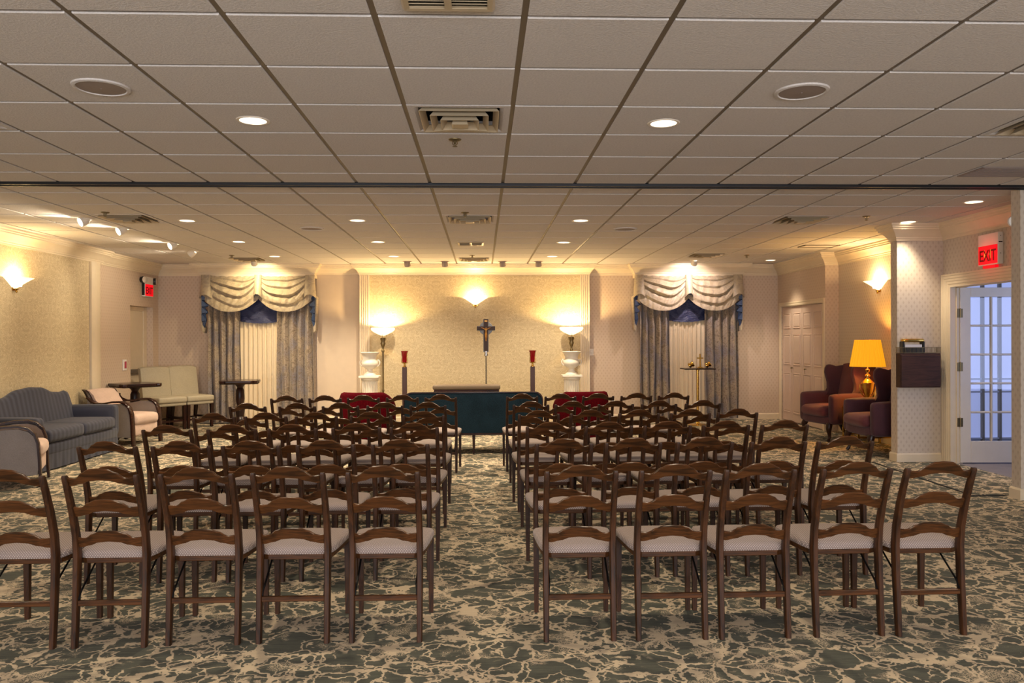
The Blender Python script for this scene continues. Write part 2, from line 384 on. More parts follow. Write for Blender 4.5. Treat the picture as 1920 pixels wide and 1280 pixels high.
def copy_tree(o, parent=None):
    c = o.copy(); COL.objects.link(c); c.parent = parent
    for ch in o.children: copy_tree(ch, c)
    return c
def dup(root, loc, rz, label):
    c = copy_tree(root); c.location = loc; c.rotation_euler = (0, 0, rz); c['label'] = label; return c
def arc(cx, cy, r, a0, a1, n): return [(cx+r*cos(R(a0+(a1-a0)*i/n)), cy+r*sin(R(a0+(a1-a0)*i/n))) for i in range(n+1)]
def interp(pts, x):
    for (a, b), (c, d) in zip(pts, pts[1:]):
        if a <= x <= c:
            t = (x-a)/(c-a) if c > a else 0; t = t*t*(3-2*t); return b+(d-b)*t
    return pts[-1][1] if x > pts[-1][0] else pts[0][1]

# ------------------------------------------------------------------ structure
CE, CB = 2.742, 2.552           # ceiling, underside of crown
def slab(name, boxes, mat, label=None):
    b = MB()
    for q in boxes: b.box(*q)
    return struct(b.build(name, mat), label)
slab('floor', [(-6.2, 5.4, -3.6, 14.0, -.06, 0), (5.4, 5.62, 8.95, 12.0, -.06, 0)], M['carpet'], 'carpet with tan branch pattern on dark green grey')
slab('floor_hall', [(5.4, 8.3, 6.2, 11.0, -.06, -.002)], M['hallfloor'], 'bluish plain floor beyond the french door')
slab('wall_left', [(-5.7, -5.53, -3.6, 11.35, 0, 2.85)], M['damask'], 'left wall with gold damask wallpaper')
slab('wall_left.001', [(-5.7, -5.6, 11.35, 12.81, 0, 2.85), (-5.7, -5.6, 13.68, 13.9, 0, 2.85), (-5.7, -5.6, 12.81, 13.68, 2.0, 2.85),
     (-5.85, -5.7, 12.71, 12.81, 0, 2.1), (-5.85, -5.7, 13.68, 13.78, 0, 2.1), (-5.85, -5.7, 12.81, 13.68, 2.0, 2.1), (-5.85, -5.76, 12.71, 13.78, 0, 2.1)],
     M['paperback'], 'recessed left wall with small motif wallpaper and door alcove')
slab('wall_back', [(-5.7, 5.4, 13.9, 14.0, 0, 2.85)], M['paperback'], 'back wall with pinkish small motif wallpaper')
slab('wall_back.001', [(-2.88, -2.10, 13.885, 13.9, .0, 2.6)], M['plainwall'], 'plain cream strip of the back wall left of the damask panel')
slab('wall_center', [(-1.95, 1.72, 13.78, 13.9, 0, 2.74)], M['damask'], 'gold damask panel of the back wall between fluted pilasters')
slab('wall_right', [(5.27, 5.4, 11.95, 12.03, 0, 2.85), (5.27, 5.4, 13.73, 13.9, 0, 2.85), (5.27, 5.4, 12.03, 13.73, 1.985, 2.85), (5.32, 5.4, 12.03, 13.73, 0, 1.985), (5.4, 5.6, 11.95, 12.05, 0, 2.85)],
     M['paperback'], 'right wall around the folding closet door')
slab('wall_right.001', [(5.48, 5.6, 9.0, 11.95, 0, 2.85)], M['paper'], 'right wall of the seating alcove')
slab('wall_stub', [(4.79, 5.48, 8.95, 9.09, 0, 2.85), (5.48, 5.6, 8.95, 9.0, 0, 2.85)], M['paper'], 'wall stub with diamond wallpaper beside the french door')
slab('wall_right.002', [(5.33, 5.45, 8.80, 8.95, 0, 2.85), (5.33, 5.45, -3.6, 7.25, 0, 2.85), (5.33, 5.45, 7.25, 8.80, 2.02, 2.85)], M['paper'], 'right wall with the french door opening')
slab('wall_partition', [(4.735, 5.33, 6.78, 6.90, 0, 2.742)], M['paper'], 'partition end at the right edge')
slab('wall_hall', [(5.62, 8.4, 10.62, 10.72, 0, 2.85), (8.2, 8.3, 6.2, 10.7, 0, 2.85), (5.45, 8.4, 6.2, 6.3, 0, 2.85), (5.605, 5.65, 9.0, 10.62, 0, 2.85)], M['bluewall'], 'pale hall walls')
slab('ceiling_hall', [(5.45, 8.4, 6.2, 8.95, 2.5, 2.55), (5.605, 8.4, 8.95, 10.7, 2.5, 2.55)], M['bluewall'], 'hall ceiling')
wr = [(-5.7, 5.45, -3.7, -3.6, 0, .55), (-5.7, 5.45, -3.7, -3.6, 2.15, 2.85)]
for a, b in ((-5.7, -4.5), (-2.1, -1.2), (1.2, 2.1), (4.5, 5.45)): wr.append((a, b, -3.7, -3.6, .55, 2.15))  # gaps between these piers are added to admit fill light
slab('wall_rear', wr, M['plainwall'], 'wall behind the camera with three openings added for fill light')

# crown moulding: a stepped profile swept along the walls with mitred corners
PROF = [(0, CB-.0), (.014, CB), (.014, CB+.018), (.022, CB+.026), (.022, CB+.04), (.034, CB+.052), (.05, CB+.078), (.078, CB+.108), (.10, CB+.122), (.10, CB+.136), (.112, CB+.144), (.112, CB+.16), (.128, CB+.17), (.128, CE), (0, CE)]
def sweep_plan(name, pts, prof, mat, label):      # interior on the right-hand side of the path
    P = [Vector(p) for p in pts]; N = []
    for a, b in zip(P, P[1:]):
        d = (b-a).normalized(); N.append(Vector((d.y, -d.x)))
    off = [N[0]] + [(n+m)/(1+n.dot(m)) for n, m in zip(N, N[1:])] + [N[-1]]
    b = MB(); b.loft([[(p.x+o.x*r, p.y+o.y*r, z) for r, z in prof] for p, o in zip(P, off)], True, True)
    return struct(b.build(name, mat, None, 20), label)
sweep_plan('trim_1', [(-5.53, -3.6), (-5.53, 11.72), (-5.6, 11.72), (-5.6, 13.9), (-4.83, 13.9)], PROF, M['trim'], 'crown moulding on the left wall')
sweep_plan('trim_2', [(-4.83, 13.9), (-4.83, 13.72), (-2.89, 13.72), (-2.89, 13.9)], PROF, M['trim'], 'crown moulding over the left window drapery')
sweep_plan('trim_3', [(-2.89, 13.9), (-2.11, 13.9)], PROF, M['trim'], 'crown moulding left of the damask panel')
sweep_plan('trim_4', [(-2.11, 13.9), (-2.11, 13.76), (1.875, 13.76), (1.875, 13.9)], PROF, M['trim'], 'crown moulding over the damask panel')
sweep_plan('trim_5', [(1.875, 13.9), (2.68, 13.9)], PROF, M['trim'], 'crown moulding right of the damask panel')
sweep_plan('trim_6', [(2.68, 13.9), (2.68, 13.72), (4.58, 13.72), (4.58, 13.9)], PROF, M['trim'], 'crown moulding over the right window drapery')
sweep_plan('trim_7', [(4.58, 13.9), (5.27, 13.9), (5.27, 11.95), (5.48, 11.95), (5.48, 9.09), (4.79, 9.09), (4.79, 8.95), (5.33, 8.95), (5.33, 6.9)], PROF, M['trim'], 'crown moulding on the right walls')
BP = [(0, 0), (.016, 0), (.016, .085), (.008, .10), (0, .10)]
sweep_plan('baseboard_left', [(-5.53, -3.6), (-5.53, 11.32)], BP, M['trim'], 'baseboard below the damask wall')
sweep_plan('baseboard_back', [(-5.6, 11.76), (-5.6, 12.72)], BP, M['trim'], 'baseboard beside the door alcove')
sweep_plan('baseboard_back.001', [(-5.6, 13.77), (-5.6, 13.9), (-2.89, 13.9), (-2.89, 13.885), (-2.13, 13.885)], BP, M['trim'], 'baseboard in the left corner')
sweep_plan('baseboard_back.002', [(-1.93, 13.78), (1.70, 13.78)], BP, M['trim'], 'baseboard of the damask panel')
sweep_plan('baseboard_back.003', [(1.9, 13.9), (5.27, 13.9), (5.27, 13.84)], BP, M['trim'], 'baseboard under the right window')
sweep_plan('baseboard_right', [(5.48, 11.94), (5.48, 9.09), (4.79, 9.09), (4.79, 8.95), (5.32, 8.95)], BP, M['trim'], 'baseboard of the alcove and wall stub')
sweep_plan('baseboard_right.001', [(5.33, 6.9), (4.735, 6.90), (4.735, 6.78), (5.33, 6.78)], BP, M['trim'], 'baseboard of the partition end')
# fluted pilasters of the damask panel
def fluted(b, x0, x1, y, z0, z1, n=4, d=.03, edge=.016):
    w = (x1-x0-2*edge)/n; pts = [(x0, y+d+.03), (x0, y), (x0+edge, y)]
    for i in range(n):
        a = x0+edge+i*w
        pts += [(a+.006, y), (a+.010, y+.016), (a+w-.010, y+.016), (a+w-.006, y)]
    pts += [(x1, y), (x1, y+d+.03)]
    b.prism(pts, lambda x, y: (x, y, z0), lambda x, y: (x, y, z1))
for i, (x0, x1) in enumerate(((-2.115, -1.945), (1.715, 1.88))):
    b = MB(); fluted(b, x0, x1, 13.745, .22, CB, 4, .09); b.box(x0-.012, x1+.012, 13.73, 13.9, 0, .2); b.box(x0-.006, x1+.006, 13.738, 13.9, .2, .22)
    struct(b.build('trim_%d' % (8+i), M['trim']), 'fluted pilaster %s the damask panel' % ('left of' if i == 0 else 'right of'))
b = MB(); b.prism([(-5.6, 11.36), (-5.50, 11.36), (-5.50, 11.40), (-5.495, 11.41), (-5.495, 11.60), (-5.50, 11.61), (-5.51, 11.62), (-5.52, 11.66), (-5.55, 11.70), (-5.6, 11.71)], lambda x, y: (x, y, 0), lambda x, y: (x, y, CB))
struct(b.build('trim_10', M['trim'], None, 30), 'cream corner casing at the end of the damask wall')

# doors
def panel_leaf(b, y0, y1, z0, z1, x, cols, rows):    # facing -x
    b.box(x, x+.035, y0, y1, z0, z1)
def raised(x, y0, y1, z0, z1):                        # a raised field in a moulded sinking, facing -x
    b = MB(); a, c = .014, .03
    q = lambda d, e: [(x-d, y0+e, z0+e), (x-d, y1-e, z0+e), (x-d, y1-e, z1-e), (x-d, y0+e, z1-e)]
    b.loft([q(0, 0), q(.007, .003), q(.007, a*.7), q(.001, a), q(.001, c*.8), q(.006, c*1.3)], True, True); return b
d2 = thing('door_2', None, None); struct(d2, 'cream folding closet door with raised panels in the right wall')
LW = (13.72-12.04)/4
for k in range(2):
    y1 = 13.72-k*2*LW; y0 = y1-2*LW
    leaf = MB().cbox(5.285, 5.32, y0+.003, y1-LW-.002, .015, 1.975, .003).cbox(5.285, 5.32, y1-LW+.002, y1-.003, .015, 1.975, .003).build('leaf', M['closet'], d2)
    for c in range(2):
        a = y1-(c+1)*LW+.065; e = y1-c*LW-.065
        for z0, z1 in ((1.60, 1.86), (.98, 1.50), (.16, .84)): raised(5.285, a, e, z0, z1).build('panel', M['closet'], leaf)
    ky = y1-LW + (-.05 if k == 0 else LW*.55)
    MB().lathe([(.006, 0), (.006, .02), (.013, .026), (.015, .036), (.010, .044)], 10, m=Matrix.Translation((5.284, ky, .93)) @ Matrix.Rotation(-pi/2, 4, 'Y')).tube([(5.25, ky, .925), (5.252, ky+.006, .89), (5.254, ky+.002, .85)], .003, 6).build('knob', M['oldbrass'], leaf, 40)
CAS = [(0, 0), (.0, .085), (.012, .085), (.018, .07), (.018, .03), (.012, .012), (.012, 0)]
def casing(name, x, y0, y1, zt, w, th, label, steps=4):   # around an opening in a wall facing -x
    b = MB(); pr = [(0, 0), (th*.5, 0)]
    for i in range(steps): pr += [(th*(.5+.5*i/steps), w*(i+.15)/steps), (th*(.5+.5*(i+1)/steps), w*(i+.35)/steps), (th*(.5+.5*(i+1)/steps), w*(i+.95)/steps)]
    pr += [(0, w)]
    b.loft([[(x-t, y1+o, 0) for t, o in pr], [(x-t, y1+o, zt+o) for t, o in pr], [(x-t, y0-o, zt+o) for t, o in pr], [(x-t, y0-o, 0) for t, o in pr]], True, True)
    return struct(b.build(name, M['trim']), label)
casing('trim_11', 5.27, 12.035, 13.725, 1.98, .075, .02, 'casing of the folding closet door', 2)
casing('trim_12', 5.33, 7.25, 8.815, 2.03, .125, .032, 'stepped casing of the french door opening', 4)
b = MB(); b.box(5.316, 5.46, 8.785, 8.8155, 0, 2.031).box(5.316, 5.46, 7.25, 8.785, 2.005, 2.031).box(5.33, 5.46, 7.245, 7.26, 0, 2.01).box(5.385, 5.40, 8.775, 8.79, 0, 2.01).box(5.385, 5.40, 7.26, 8.79, 1.995, 2.01)
struct(b.build('trim_13', M['trim']), 'jamb and stop of the french door')
# french door, opened into the hall: hinge at its left
d1 = thing('door_1', None, None, (5.425, 8.775, 0), R(-3)); struct(d1, 'white french door with ten glass panes standing open')
DW, DT = .715, .036
xs = [.12, .345, .37, .595]; zs0, zs1, nr = .255, 1.895, 5; ph = (zs1-zs0)/nr
b = MB(); b.cbox(0, .12, 0, DT, .012, 2.0, .003); b.build('stile', M['trimw'], d1)
b = MB(); b.cbox(.595, DW, 0, DT, .012, 2.0, .003); b.build('stile', M['trimw'], d1)
MB().cbox(.12, .595, 0, DT, .012, zs0, .003).build('rail', M['trimw'], d1)
MB().cbox(.12, .595, 0, DT, zs1, 2.0, .003).build('rail', M['trimw'], d1)
MB().cbox(.345, .37, 0, DT, zs0, zs1, .008).build('mullion', M['trimw'], d1)
for k in range(1, nr):
    for a, e in ((.12, .345), (.37, .595)): MB().cbox(a, e, .001, DT-.001, zs0+k*ph-.012, zs0+k*ph+.012, .008).build('muntin', M['trimw'], d1)
pane = MB().box(0, .225, .014, .020, .012, ph-.012).mesh('pane', M['glass'])
for k in range(nr):
    for a in (.12, .37): link('pane', pane, d1, (a, 0, zs0+k*ph))
hinge = MB().cbox(-.035, -.003, -.006, .004, 0, .10, .002).cbox(.003, .03, -.004, .004, 0, .10, .002).lathe([(.008, 0), (.008, .1), (.003, .105)], 8, (0, -.006, 0)).mesh('hinge', M['oldbrass'], 40)
for z in (1.66, 1.05, .42): link('hinge', hinge, d1, (0, 0, z))
# hall window with backlit sheer
w1 = thing('window_1', None, None); struct(w1, 'backlit window seen through the french door')
MB().box(5.75, 8.1, 10.60, 10.62, .06, 2.2).build('pane', M['sheerlit'], w1)
for x in (5.74, 6.33, 6.85, 7.09, 7.62, 8.08): MB().cbox(x-.017, x+.017, 10.55, 10.60, .0, 2.25, .004).build('mullion', M['mull'], w1)
for z in (.05, .69, .865, 2.2): MB().cbox(5.74, 8.1, 10.56, 10.598, z-.012, z+.012, .003).build('rail', M['bluewall'], w1)
# alcove door, left wall
d3 = thing('door_3', None, None); struct(d3, 'cream door in the left alcove with a push bar')
MB().cbox(-5.76, -5.725, 12.82, 13.57, 0, 1.93, .004).build('leaf', M['trim'], d3)
MB().box(-5.76, -5.705, 13.57, 13.675, 0, 1.995).box(-5.76, -5.712, 12.815, 13.57, 1.93, 1.995).build('frame', M['trim'], d3)
MB().cbox(-5.725, -5.665, 12.85, 13.54, .90, .97, .008).build('push_bar', M['steel'], d3)
# floor seams and partition track
seam = MB(); seam.loft([[(4.475, 8.93, .001), (4.50, 8.93, .001), (4.50, 8.93, .006), (4.475, 8.93, .006)], [(4.42, 7.10, .001), (4.445, 7.10, .001), (4.445, 7.10, .006), (4.42, 7.10, .006)]]); seam.box(4.37, 4.735, 6.955, 6.985, .001, .006)
struct(seam.build('trim_14', M['seam']), 'dark carpet seam near the french door')
b = MB(); b.box(-5.53, 5.33, 6.655, 6.675, 2.722, CE).box(-5.53, 5.33, 6.735, 6.755, 2.722, CE).box(-5.53, 5.33, 6.675, 6.735, 2.737, CE+.01)
tk = struct(b.build('trim_15', M['track']), 'black folding partition track across the ceiling')
MB().box(-5.53, 5.33, 6.756, 6.768, 2.734, CE+.004).build('track_edge', M['steel'], tk)

# ------------------------------------------------------------------ suspended ceiling
ceiling = struct(MB().box(-6.2, 8.3, -3.7, 14.0, 2.98, 3.05).build('ceiling', M['slab']), 'suspended ceiling of square tiles')
T = .6096; GX = lambda k: .178 + T*k
near_y = [6.65] + [3.216+T*r for r in range(5, -12, -1)]; near_y = sorted(near_y)
far_y = [6.76] + [7.12+T*k for k in range(12)]; far_y[-1] = 13.826
XL, XR = -5.6, 5.48
xs = [XL] + [GX(k) for k in range(-9, 9)] + [XR]
CANS = [(-1.36, 4.77, 0), (1.108, 4.77, 0), (-1.36, 8.72, 1), (-1.385, 10.62, 1), (-1.38, 12.45, 1), (1.095, 8.70, 1), (1.107, 10.66, 1), (1.112, 12.45, 1),
        (-3.214, 8.76, 1), (-3.221, 10.62, 1), (-3.224, 12.45, 1), (4.83, 13.06, 1), (4.82, 8.76, 1), (4.75, 7.46, 1)]
SKIP = [(.0, 4.7), (-.1, 8.6), (-.1, 12.8), (-3.7, 8.6), (-3.7, 12.8), (3.5, 8.6), (3.5, 12.3), (3.5, 4.7), (-3.2, 4.7)]
PALE = [(2.3, 10.4), (2.3, 10.9), (2.9, 10.4)]
G = .014; DROP = .0085
def tile_mesh(w, d, hole=None):
    b = MB(); x, y = w/2-G, d/2-G; c = .0025
    if not hole:
        b.loft([[(-x, -y, .016), (x, -y, .016), (x, y, .016), (-x, y, .016)], [(-x, -y, c), (x, -y, c), (x, y, c), (-x, y, c)], [(-x+c, -y+c, 0), (x-c, -y+c, 0), (x-c, y-c, 0), (-x+c, y-c, 0)]], True, True)
    else:
        hx, hy, r = hole; n = 32; sq = []; ci = []
        for i in range(n):
            a = 2*pi*(i+.5)/n; u, v = cos(a), sin(a); ci.append((hx+r*u, hy+r*v))
            tx = ((x-c-hx) if u > 0 else (x-c+hx))/max(abs(u), 1e-6); ty = ((y-c-hy) if v > 0 else (y-c+hy))/max(abs(v), 1e-6); t = min(tx, ty); sq.append((hx+u*t, hy+v*t))
        for sx, sy in ((1, 1), (-1, 1), (-1, -1), (1, -1)):      # snap the nearest ray to each corner
            j = min(range(n), key=lambda i: (sq[i][0]-sx*(x-c))**2+(sq[i][1]-sy*(y-c))**2); sq[j] = (sx*(x-c), sy*(y-c))
        b.loft([[(p, q, .016) for p, q in ci], [(p, q, 0) for p, q in ci], [(p, q, 0) for p, q in sq], [(p*(x)/(x-c), q*(y)/(y-c), c) for p, q in sq], [(p*(x)/(x-c), q*(y)/(y-c), .016) for p, q in sq]], False, True)
    return b.mesh('ceiling_tile', M['tile'])
TM = {}; cells = []
for ys, room in ((near_y, 0), (far_y, 1)):
    for y0, y1 in zip(ys, ys[1:]):
        for x0, x1 in zip(xs, xs[1:]):
            if any(x0 < sx < x1 and y0 < sy < y1 for sx, sy in SKIP): continue
            hole = next(((cx-(x0+x1)/2, cy-(y0+y1)/2, .082) for cx, cy, k in CANS if x0 < cx < x1 and y0 < cy < y1), None)
            vis = y1 > 2.75 and x1 > -.635*y1 and x0 < .70*y1
            pale = any(x0 < sx < x1 and y0 < sy < y1 for sx, sy in PALE)
            cells.append((vis, (x0+x1)/2, (y0+y1)/2, round(x1-x0, 3), round(y1-y0, 3), hole, pale))
rest = MB(); nt = 0
for vis, cx, cy, w, d, hole, pale in sorted(cells, key=lambda q: (not q[0], q[2])):
    if vis and nt < 296:
        nt += 1
        if hole: me = tile_mesh(w, d, hole)
        else:
            if (w, d, pale) not in TM:
                me = tile_mesh(w, d); TM[w, d, pale] = me
                if pale: me.materials[0] = M['pale_tile']
            me = TM[w, d, pale]
        link('ceiling_tile', me, ceiling, (cx, cy, CE))
    else:
        if hole: rest.box(cx-w/2+G, cx+w/2-G, cy-d/2+G, cy+d/2-G, CE+.10, CE+.11)
        else: rest.box(cx-w/2+G, cx+w/2-G, cy-d/2+G, cy+d/2-G, CE, CE+.016)
tag(rest.build('ceiling_tile_rest', M['tile'], ceiling), None, None, None, 'stuff')
for x in xs[1:-1]:
    for ys in (near_y, far_y):
        MB().box(x-.0145, x+.0145, ys[0], ys[-1], CE+DROP-.001, CE+.05).build('grid_runner', M['grid'], ceiling)
for ys in (near_y, far_y):
    for y in ys[1:-1]:
        if y > 2.5: MB().box(XL, XR, y-.012, y+.012, CE+DROP, CE+.045).build('cross_tee', M['grid'], ceiling)

# recessed downlights
def can(cx, cy, label, group, room):
    t = thing('recessed_light', label, 'ceiling light', (cx, cy, CE), 0, group)
    MB().lathe([(.078, .004), (.079, -.004), (.094, -.005), (.098, -.001), (.098, .004)], 28, caps=False).build('trim_ring', M['trimw'], t, 40)
    rf = MB().lathe([(.079, -.003), (.077, .03), (.062, .10), (.045, .13), (.045, .131), (.064, .10), (.0795, .03), (.080, 0.0)], 28, caps=False).build('reflector', M['reflector'], t, 60)
    MB().lathe([(.001, .05), (.025, .052), (.042, .066), (.047, .085), (.04, .115), (.03, .13)], 20).build('lamp', M['canbulb'], rf, 60)
    spot('can_or_fill_beam', (cx, cy, CE-.012), (cx, cy, 0), (E_CAN*(.4 if 4.6 < cx else 1)) if room else E_CAN_NEAR, CAN, 84 if cx > 4.6 else 128, .75, .06)
    return t
names = ['near the camera, left of the air diffuser', 'near the camera, right of the air diffuser',
    'left of the aisle, over the first rows beyond the track', 'left of the aisle, middle one of three', 'left of the aisle, closest to the damask panel',
    'right of the aisle, over the first rows beyond the track', 'right of the aisle, middle one of three', 'right of the aisle, closest to the damask panel',
    'on the left side, beside the far air diffuser', 'on the left side, middle one of three', 'on the left side, before the left window drapery',
    'in the back right corner before the closet door', 'above the wall stub with the wall box', 'above the french door']
for (cx, cy, k), s in zip(CANS, names): can(cx, cy, 'lit round recessed ceiling light ' + s, 'recessed ceiling lights', k)
for cx, cy in ((-1.36, 1.0), (1.1, 1.0), (-3.8, 3.0), (3.7, 3.0), (-3.8, -.8), (3.7, -.8)):      # added fill beams over and behind the camera, without fixtures
    spot('can_or_fill_beam', (cx, cy, CE-.012), (cx, cy, 0), E_CAN_NEAR, CAN, 128, .75, .06)

# air diffusers: stepped square louvres in a lay-in panel
def frustum_ring(b, s0, z0, s1, z1, th=.003):
    q = lambda s, z: [(-s, -s, z), (s, -s, z), (s, s, z), (-s, s, z)]
    b.loft([q(s0, z0), q(s1, z1), q(s1+.004, z1), q(s0+.004, z0+.006)], False, True, loop=True)
def diffuser(x, y, label):
    t = thing('air_diffuser', label, 'vent', (x, y, CE), 0, 'square ceiling air diffusers')
    b = MB(); a, c = T/2-.012, .235; q = lambda s, z: [(-s, -s, z), (s, -s, z), (s, s, z), (-s, s, z)]
    b.loft([q(a, .008), q(a, 0), q(c+.02, 0), q(c, .012), q(c, .06), q(a, .06)], False, True, loop=True); b.build('face_panel', M['tile'], t)
    MB().box(-.25, .25, -.25, .25, .12, .13).box(-.25, -.24, -.25, .25, .05, .12).box(.24, .25, -.25, .25, .05, .12).box(-.25, .25, -.25, -.24, .05, .12).box(-.25, .25, .24, .25, .05, .12).build('plenum_box', M['dark'], t)
    for s0, s1, z0, z1 in ((.196, .226, .022, -.012), (.136, .166, .016, -.022), (.080, .108, .010, -.032)):
        b = MB(); frustum_ring(b, s0, z0, s1, z1); b.build('louver', M['vent'], t)
    b = MB(); b.loft([q(.028, .04), q(.048, -.038), q(.040, -.040)]); b.build('center_cone', M['vent'], t)
for x, y, s in ((GX(-.5), 4.735, 'near the camera over the aisle'), (GX(-.5), 8.644, 'over the aisle, first beyond the black track'), (GX(-.5), 12.911, 'over the aisle, against the damask panel crown'),
                (GX(-6.5), 8.644, 'at the left side by the ceiling spotlights'), (GX(-6.5), 12.911, 'before the left window drapery'), (GX(5.5), 8.644, 'at the right side beyond the track'),
                (GX(5.5), 12.30, 'before the right window drapery'), (GX(5.5), 4.735, 'cut by the right edge of the photo'), (GX(-5.5), 4.735, 'cut by the left edge of the photo')):
    diffuser(x, y, 'square stepped ceiling diffuser ' + s)
def grille(x, y, w, d, label, n, halves=2):
    t = thing('return_grille', label, 'vent', (x, y, CE))
    b = MB(); q = lambda sx, sy, z: [(-sx, -sy, z), (sx, -sy, z), (sx, sy, z), (-sx, sy, z)]
    b.loft([q(w/2, d/2, .006), q(w/2, d/2, -.004), q(w/2-.01, d/2-.01, -.018), q(w/2-.03, d/2-.03, -.016), q(w/2-.03, d/2-.03, .006)], False, True, loop=True)
    if halves == 2: b.box(-.014, .014, -d/2+.02, d/2-.02, -.017, .0)
    b.build('frame', M['vent'], t)
    MB().box(-w/2+.02, w/2-.02, -d/2+.02, d/2-.02, -.002, -.0005).build('backing', M['dark'], t)
    for i in range(n):
        yy = -d/2+.035+(d-.07)*i/(n-1)
        MB().box(-w/2+.028, w/2-.028, -.009, .009, -.0012, .0012, m=Matrix.Translation((0, yy, -.0085)) @ Matrix.Rotation(R(35), 4, 'X')).build('slat', M['vent'], t)
    return t
grille(-.127, 2.905, .365, .46, 'rectangular return grille of two halves above the camera', 16)
grille(-.148, 10.75, .36, .36, 'small two-part return grille over the aisle between two diffusers', 8)
b = thing('return_grille', 'dark flat return panel on the ceiling near the right edge', 'vent', (4.14, 6.10, CE))
MB().cbox(-.29, .29, -.17, .17, -.008, .0, .003).build('frame', M['grille'], b)
for i in range(9): MB().box(-.27, .27, -.15+.0365*i-.006, -.15+.0365*i+.006, -.011, -.008).build('slat', M['grille'], b)
b = thing('access_hatch', 'flat ceiling access hatch near the alcove crown', 'hatch', (4.78, 11.05, CE))
MB().box(-.25, .25, -.13, -.115, -.010, 0).box(-.25, .25, .115, .13, -.010, 0).box(-.25, -.235, -.13, .13, -.010, 0).box(.235, .25, -.13, .13, -.010, 0).build('frame', M['grid'], b)
MB().box(-.235, .235, -.115, .115, -.004, 0).build('lid', M['tile'], b)
# speakers, sprinklers
for x, y, s in ((-1.96, 4.16, 'near the camera on the left'), (1.70, 4.135, 'near the camera on the right'), (-1.99, 9.35, 'beyond the track on the left'), (1.71, 9.36, 'beyond the track on the right')):
    t = thing('ceiling_speaker', 'round flush ceiling speaker ' + s, 'speaker', (x, y, CE), 0, 'ceiling speakers')
    MB().lathe([(.140, 0), (.138, -.008), (.122, -.011), (.118, -.006), (.118, 0)], 36, caps=False).build('rim', M['tile'], t, 50)
    MB().lathe([(.118, -.006), (.07, -.0085), (.004, -.0095), (.004, -.012), (.001, -.012)], 36).build('grille', M['grille'], t, 50)
for x, y, s in ((-.173, 5.19, 'over the aisle near the camera'), (-.17, 8.16, 'over the aisle beyond the track'), (-.15, 12.3, 'over the aisle before the last diffuser'), (-3.83, 8.2, 'beside the left diffuser'), (-3.84, 12.3, 'before the left window'), (4.14, 8.36, 'right of the right diffuser'), (4.16, 12.27, 'before the right window')):
    t = thing('sprinkler', 'small metal fire sprinkler ' + s, 'sprinkler', (x, y, CE), 0, 'fire sprinklers')
    MB().lathe([(.042, 0), (.040, -.006), (.022, -.012), (.012, -.010)], 18).build('escutcheon', M['oldbrass'], t, 40)
    MB().lathe([(.008, -.008), (.008, -.03), (.004, -.034)], 8).tube([(-.014, 0, -.012), (-.016, 0, -.03), (0, 0, -.045)], .003, 5).tube([(.014, 0, -.012), (.016, 0, -.03), (0, 0, -.045)], .003, 5).build('body', M['oldbrass'], t, 40)
    MB().lathe([(.004, -.044), (.017, -.046), (.017, -.048), (.003, -.049)], 12).build('deflector', M['oldbrass'], t)
# eyeball spots: dark ones before the panel, lit ones over the left side and the windows
def eyeball(x, y, aim, label, lit, power=0, group='ceiling spotlights', color=CAN, ang=75):
    t = thing('ceiling_spotlight', label, 'spotlight', (x, y, CE), 0, group)
    MB().lathe([(.075, 0), (.075, -.006), (.058, -.010), (.056, 0)], 24).build('mounting_ring', M['trimw'] if lit else M['grille'], t, 50)
    d = Vector(aim)-Vector((x, y, CE-.02)); q = d.to_track_quat('Z', 'Y').to_matrix().to_4x4(); m = Matrix.Translation((0, 0, -.012)) @ q
    eb = MB().lathe([(.036, -.02), (.048, 0), (.052, .035), (.052, .072), (.047, .072), (.044, .055)], 20, m=m, caps=False).build('eyeball', M['trimw'] if lit else M['grille'], t, 50)
    MB().lathe([(.045, .060), (.03, .068), (.001, .070)], 18, m=m).build('lamp', M['bulb'] if lit else M['dark'], eb, 50)
    if lit:
        p = Vector((x, y, CE-.012)) + d.normalized()*.085
        spot('spot_beam', p, aim, power, color, ang, .5, .035)
for i, (x, s) in enumerate(((-1.245, 'leftmost'), (-.62, 'second from left'), (.345, 'second from right'), (.95, 'rightmost'))):
    eyeball(x, 13.24, (x+.05, 13.6, 1.9), 'unlit grey ceiling spotlight before the damask panel, %s of four' % s, False, group='unlit spotlights')
for x, y, s in ((-4.24, 8.65, 'closest to the track'), (-4.17, 9.38, 'second from the track'), (-4.14, 10.82, 'third from the track'), (-4.22, 11.75, 'farthest from the track')):
    eyeball(x, y, ((-5.55, y-1.5, 1.75) if y < 11 else (-5.6, y+.1, 1.7)), 'lit white ceiling spotlight aimed at the left wall, %s' % s, True, E_TRACK, 'lit wall spotlights', CAN, 110)
eyeball(-3.72, 13.06, (-3.76, 13.62, 2.15), 'lit ceiling spotlight right above the left window drapery', True, E_VAL, 'drapery spotlights', (1, .78, .44), 125)
eyeball(3.55, 13.06, (3.55, 13.62, 2.15), 'lit ceiling spotlight right above the right window drapery', True, E_VAL, 'drapery spotlights', (1, .80, .74), 125)

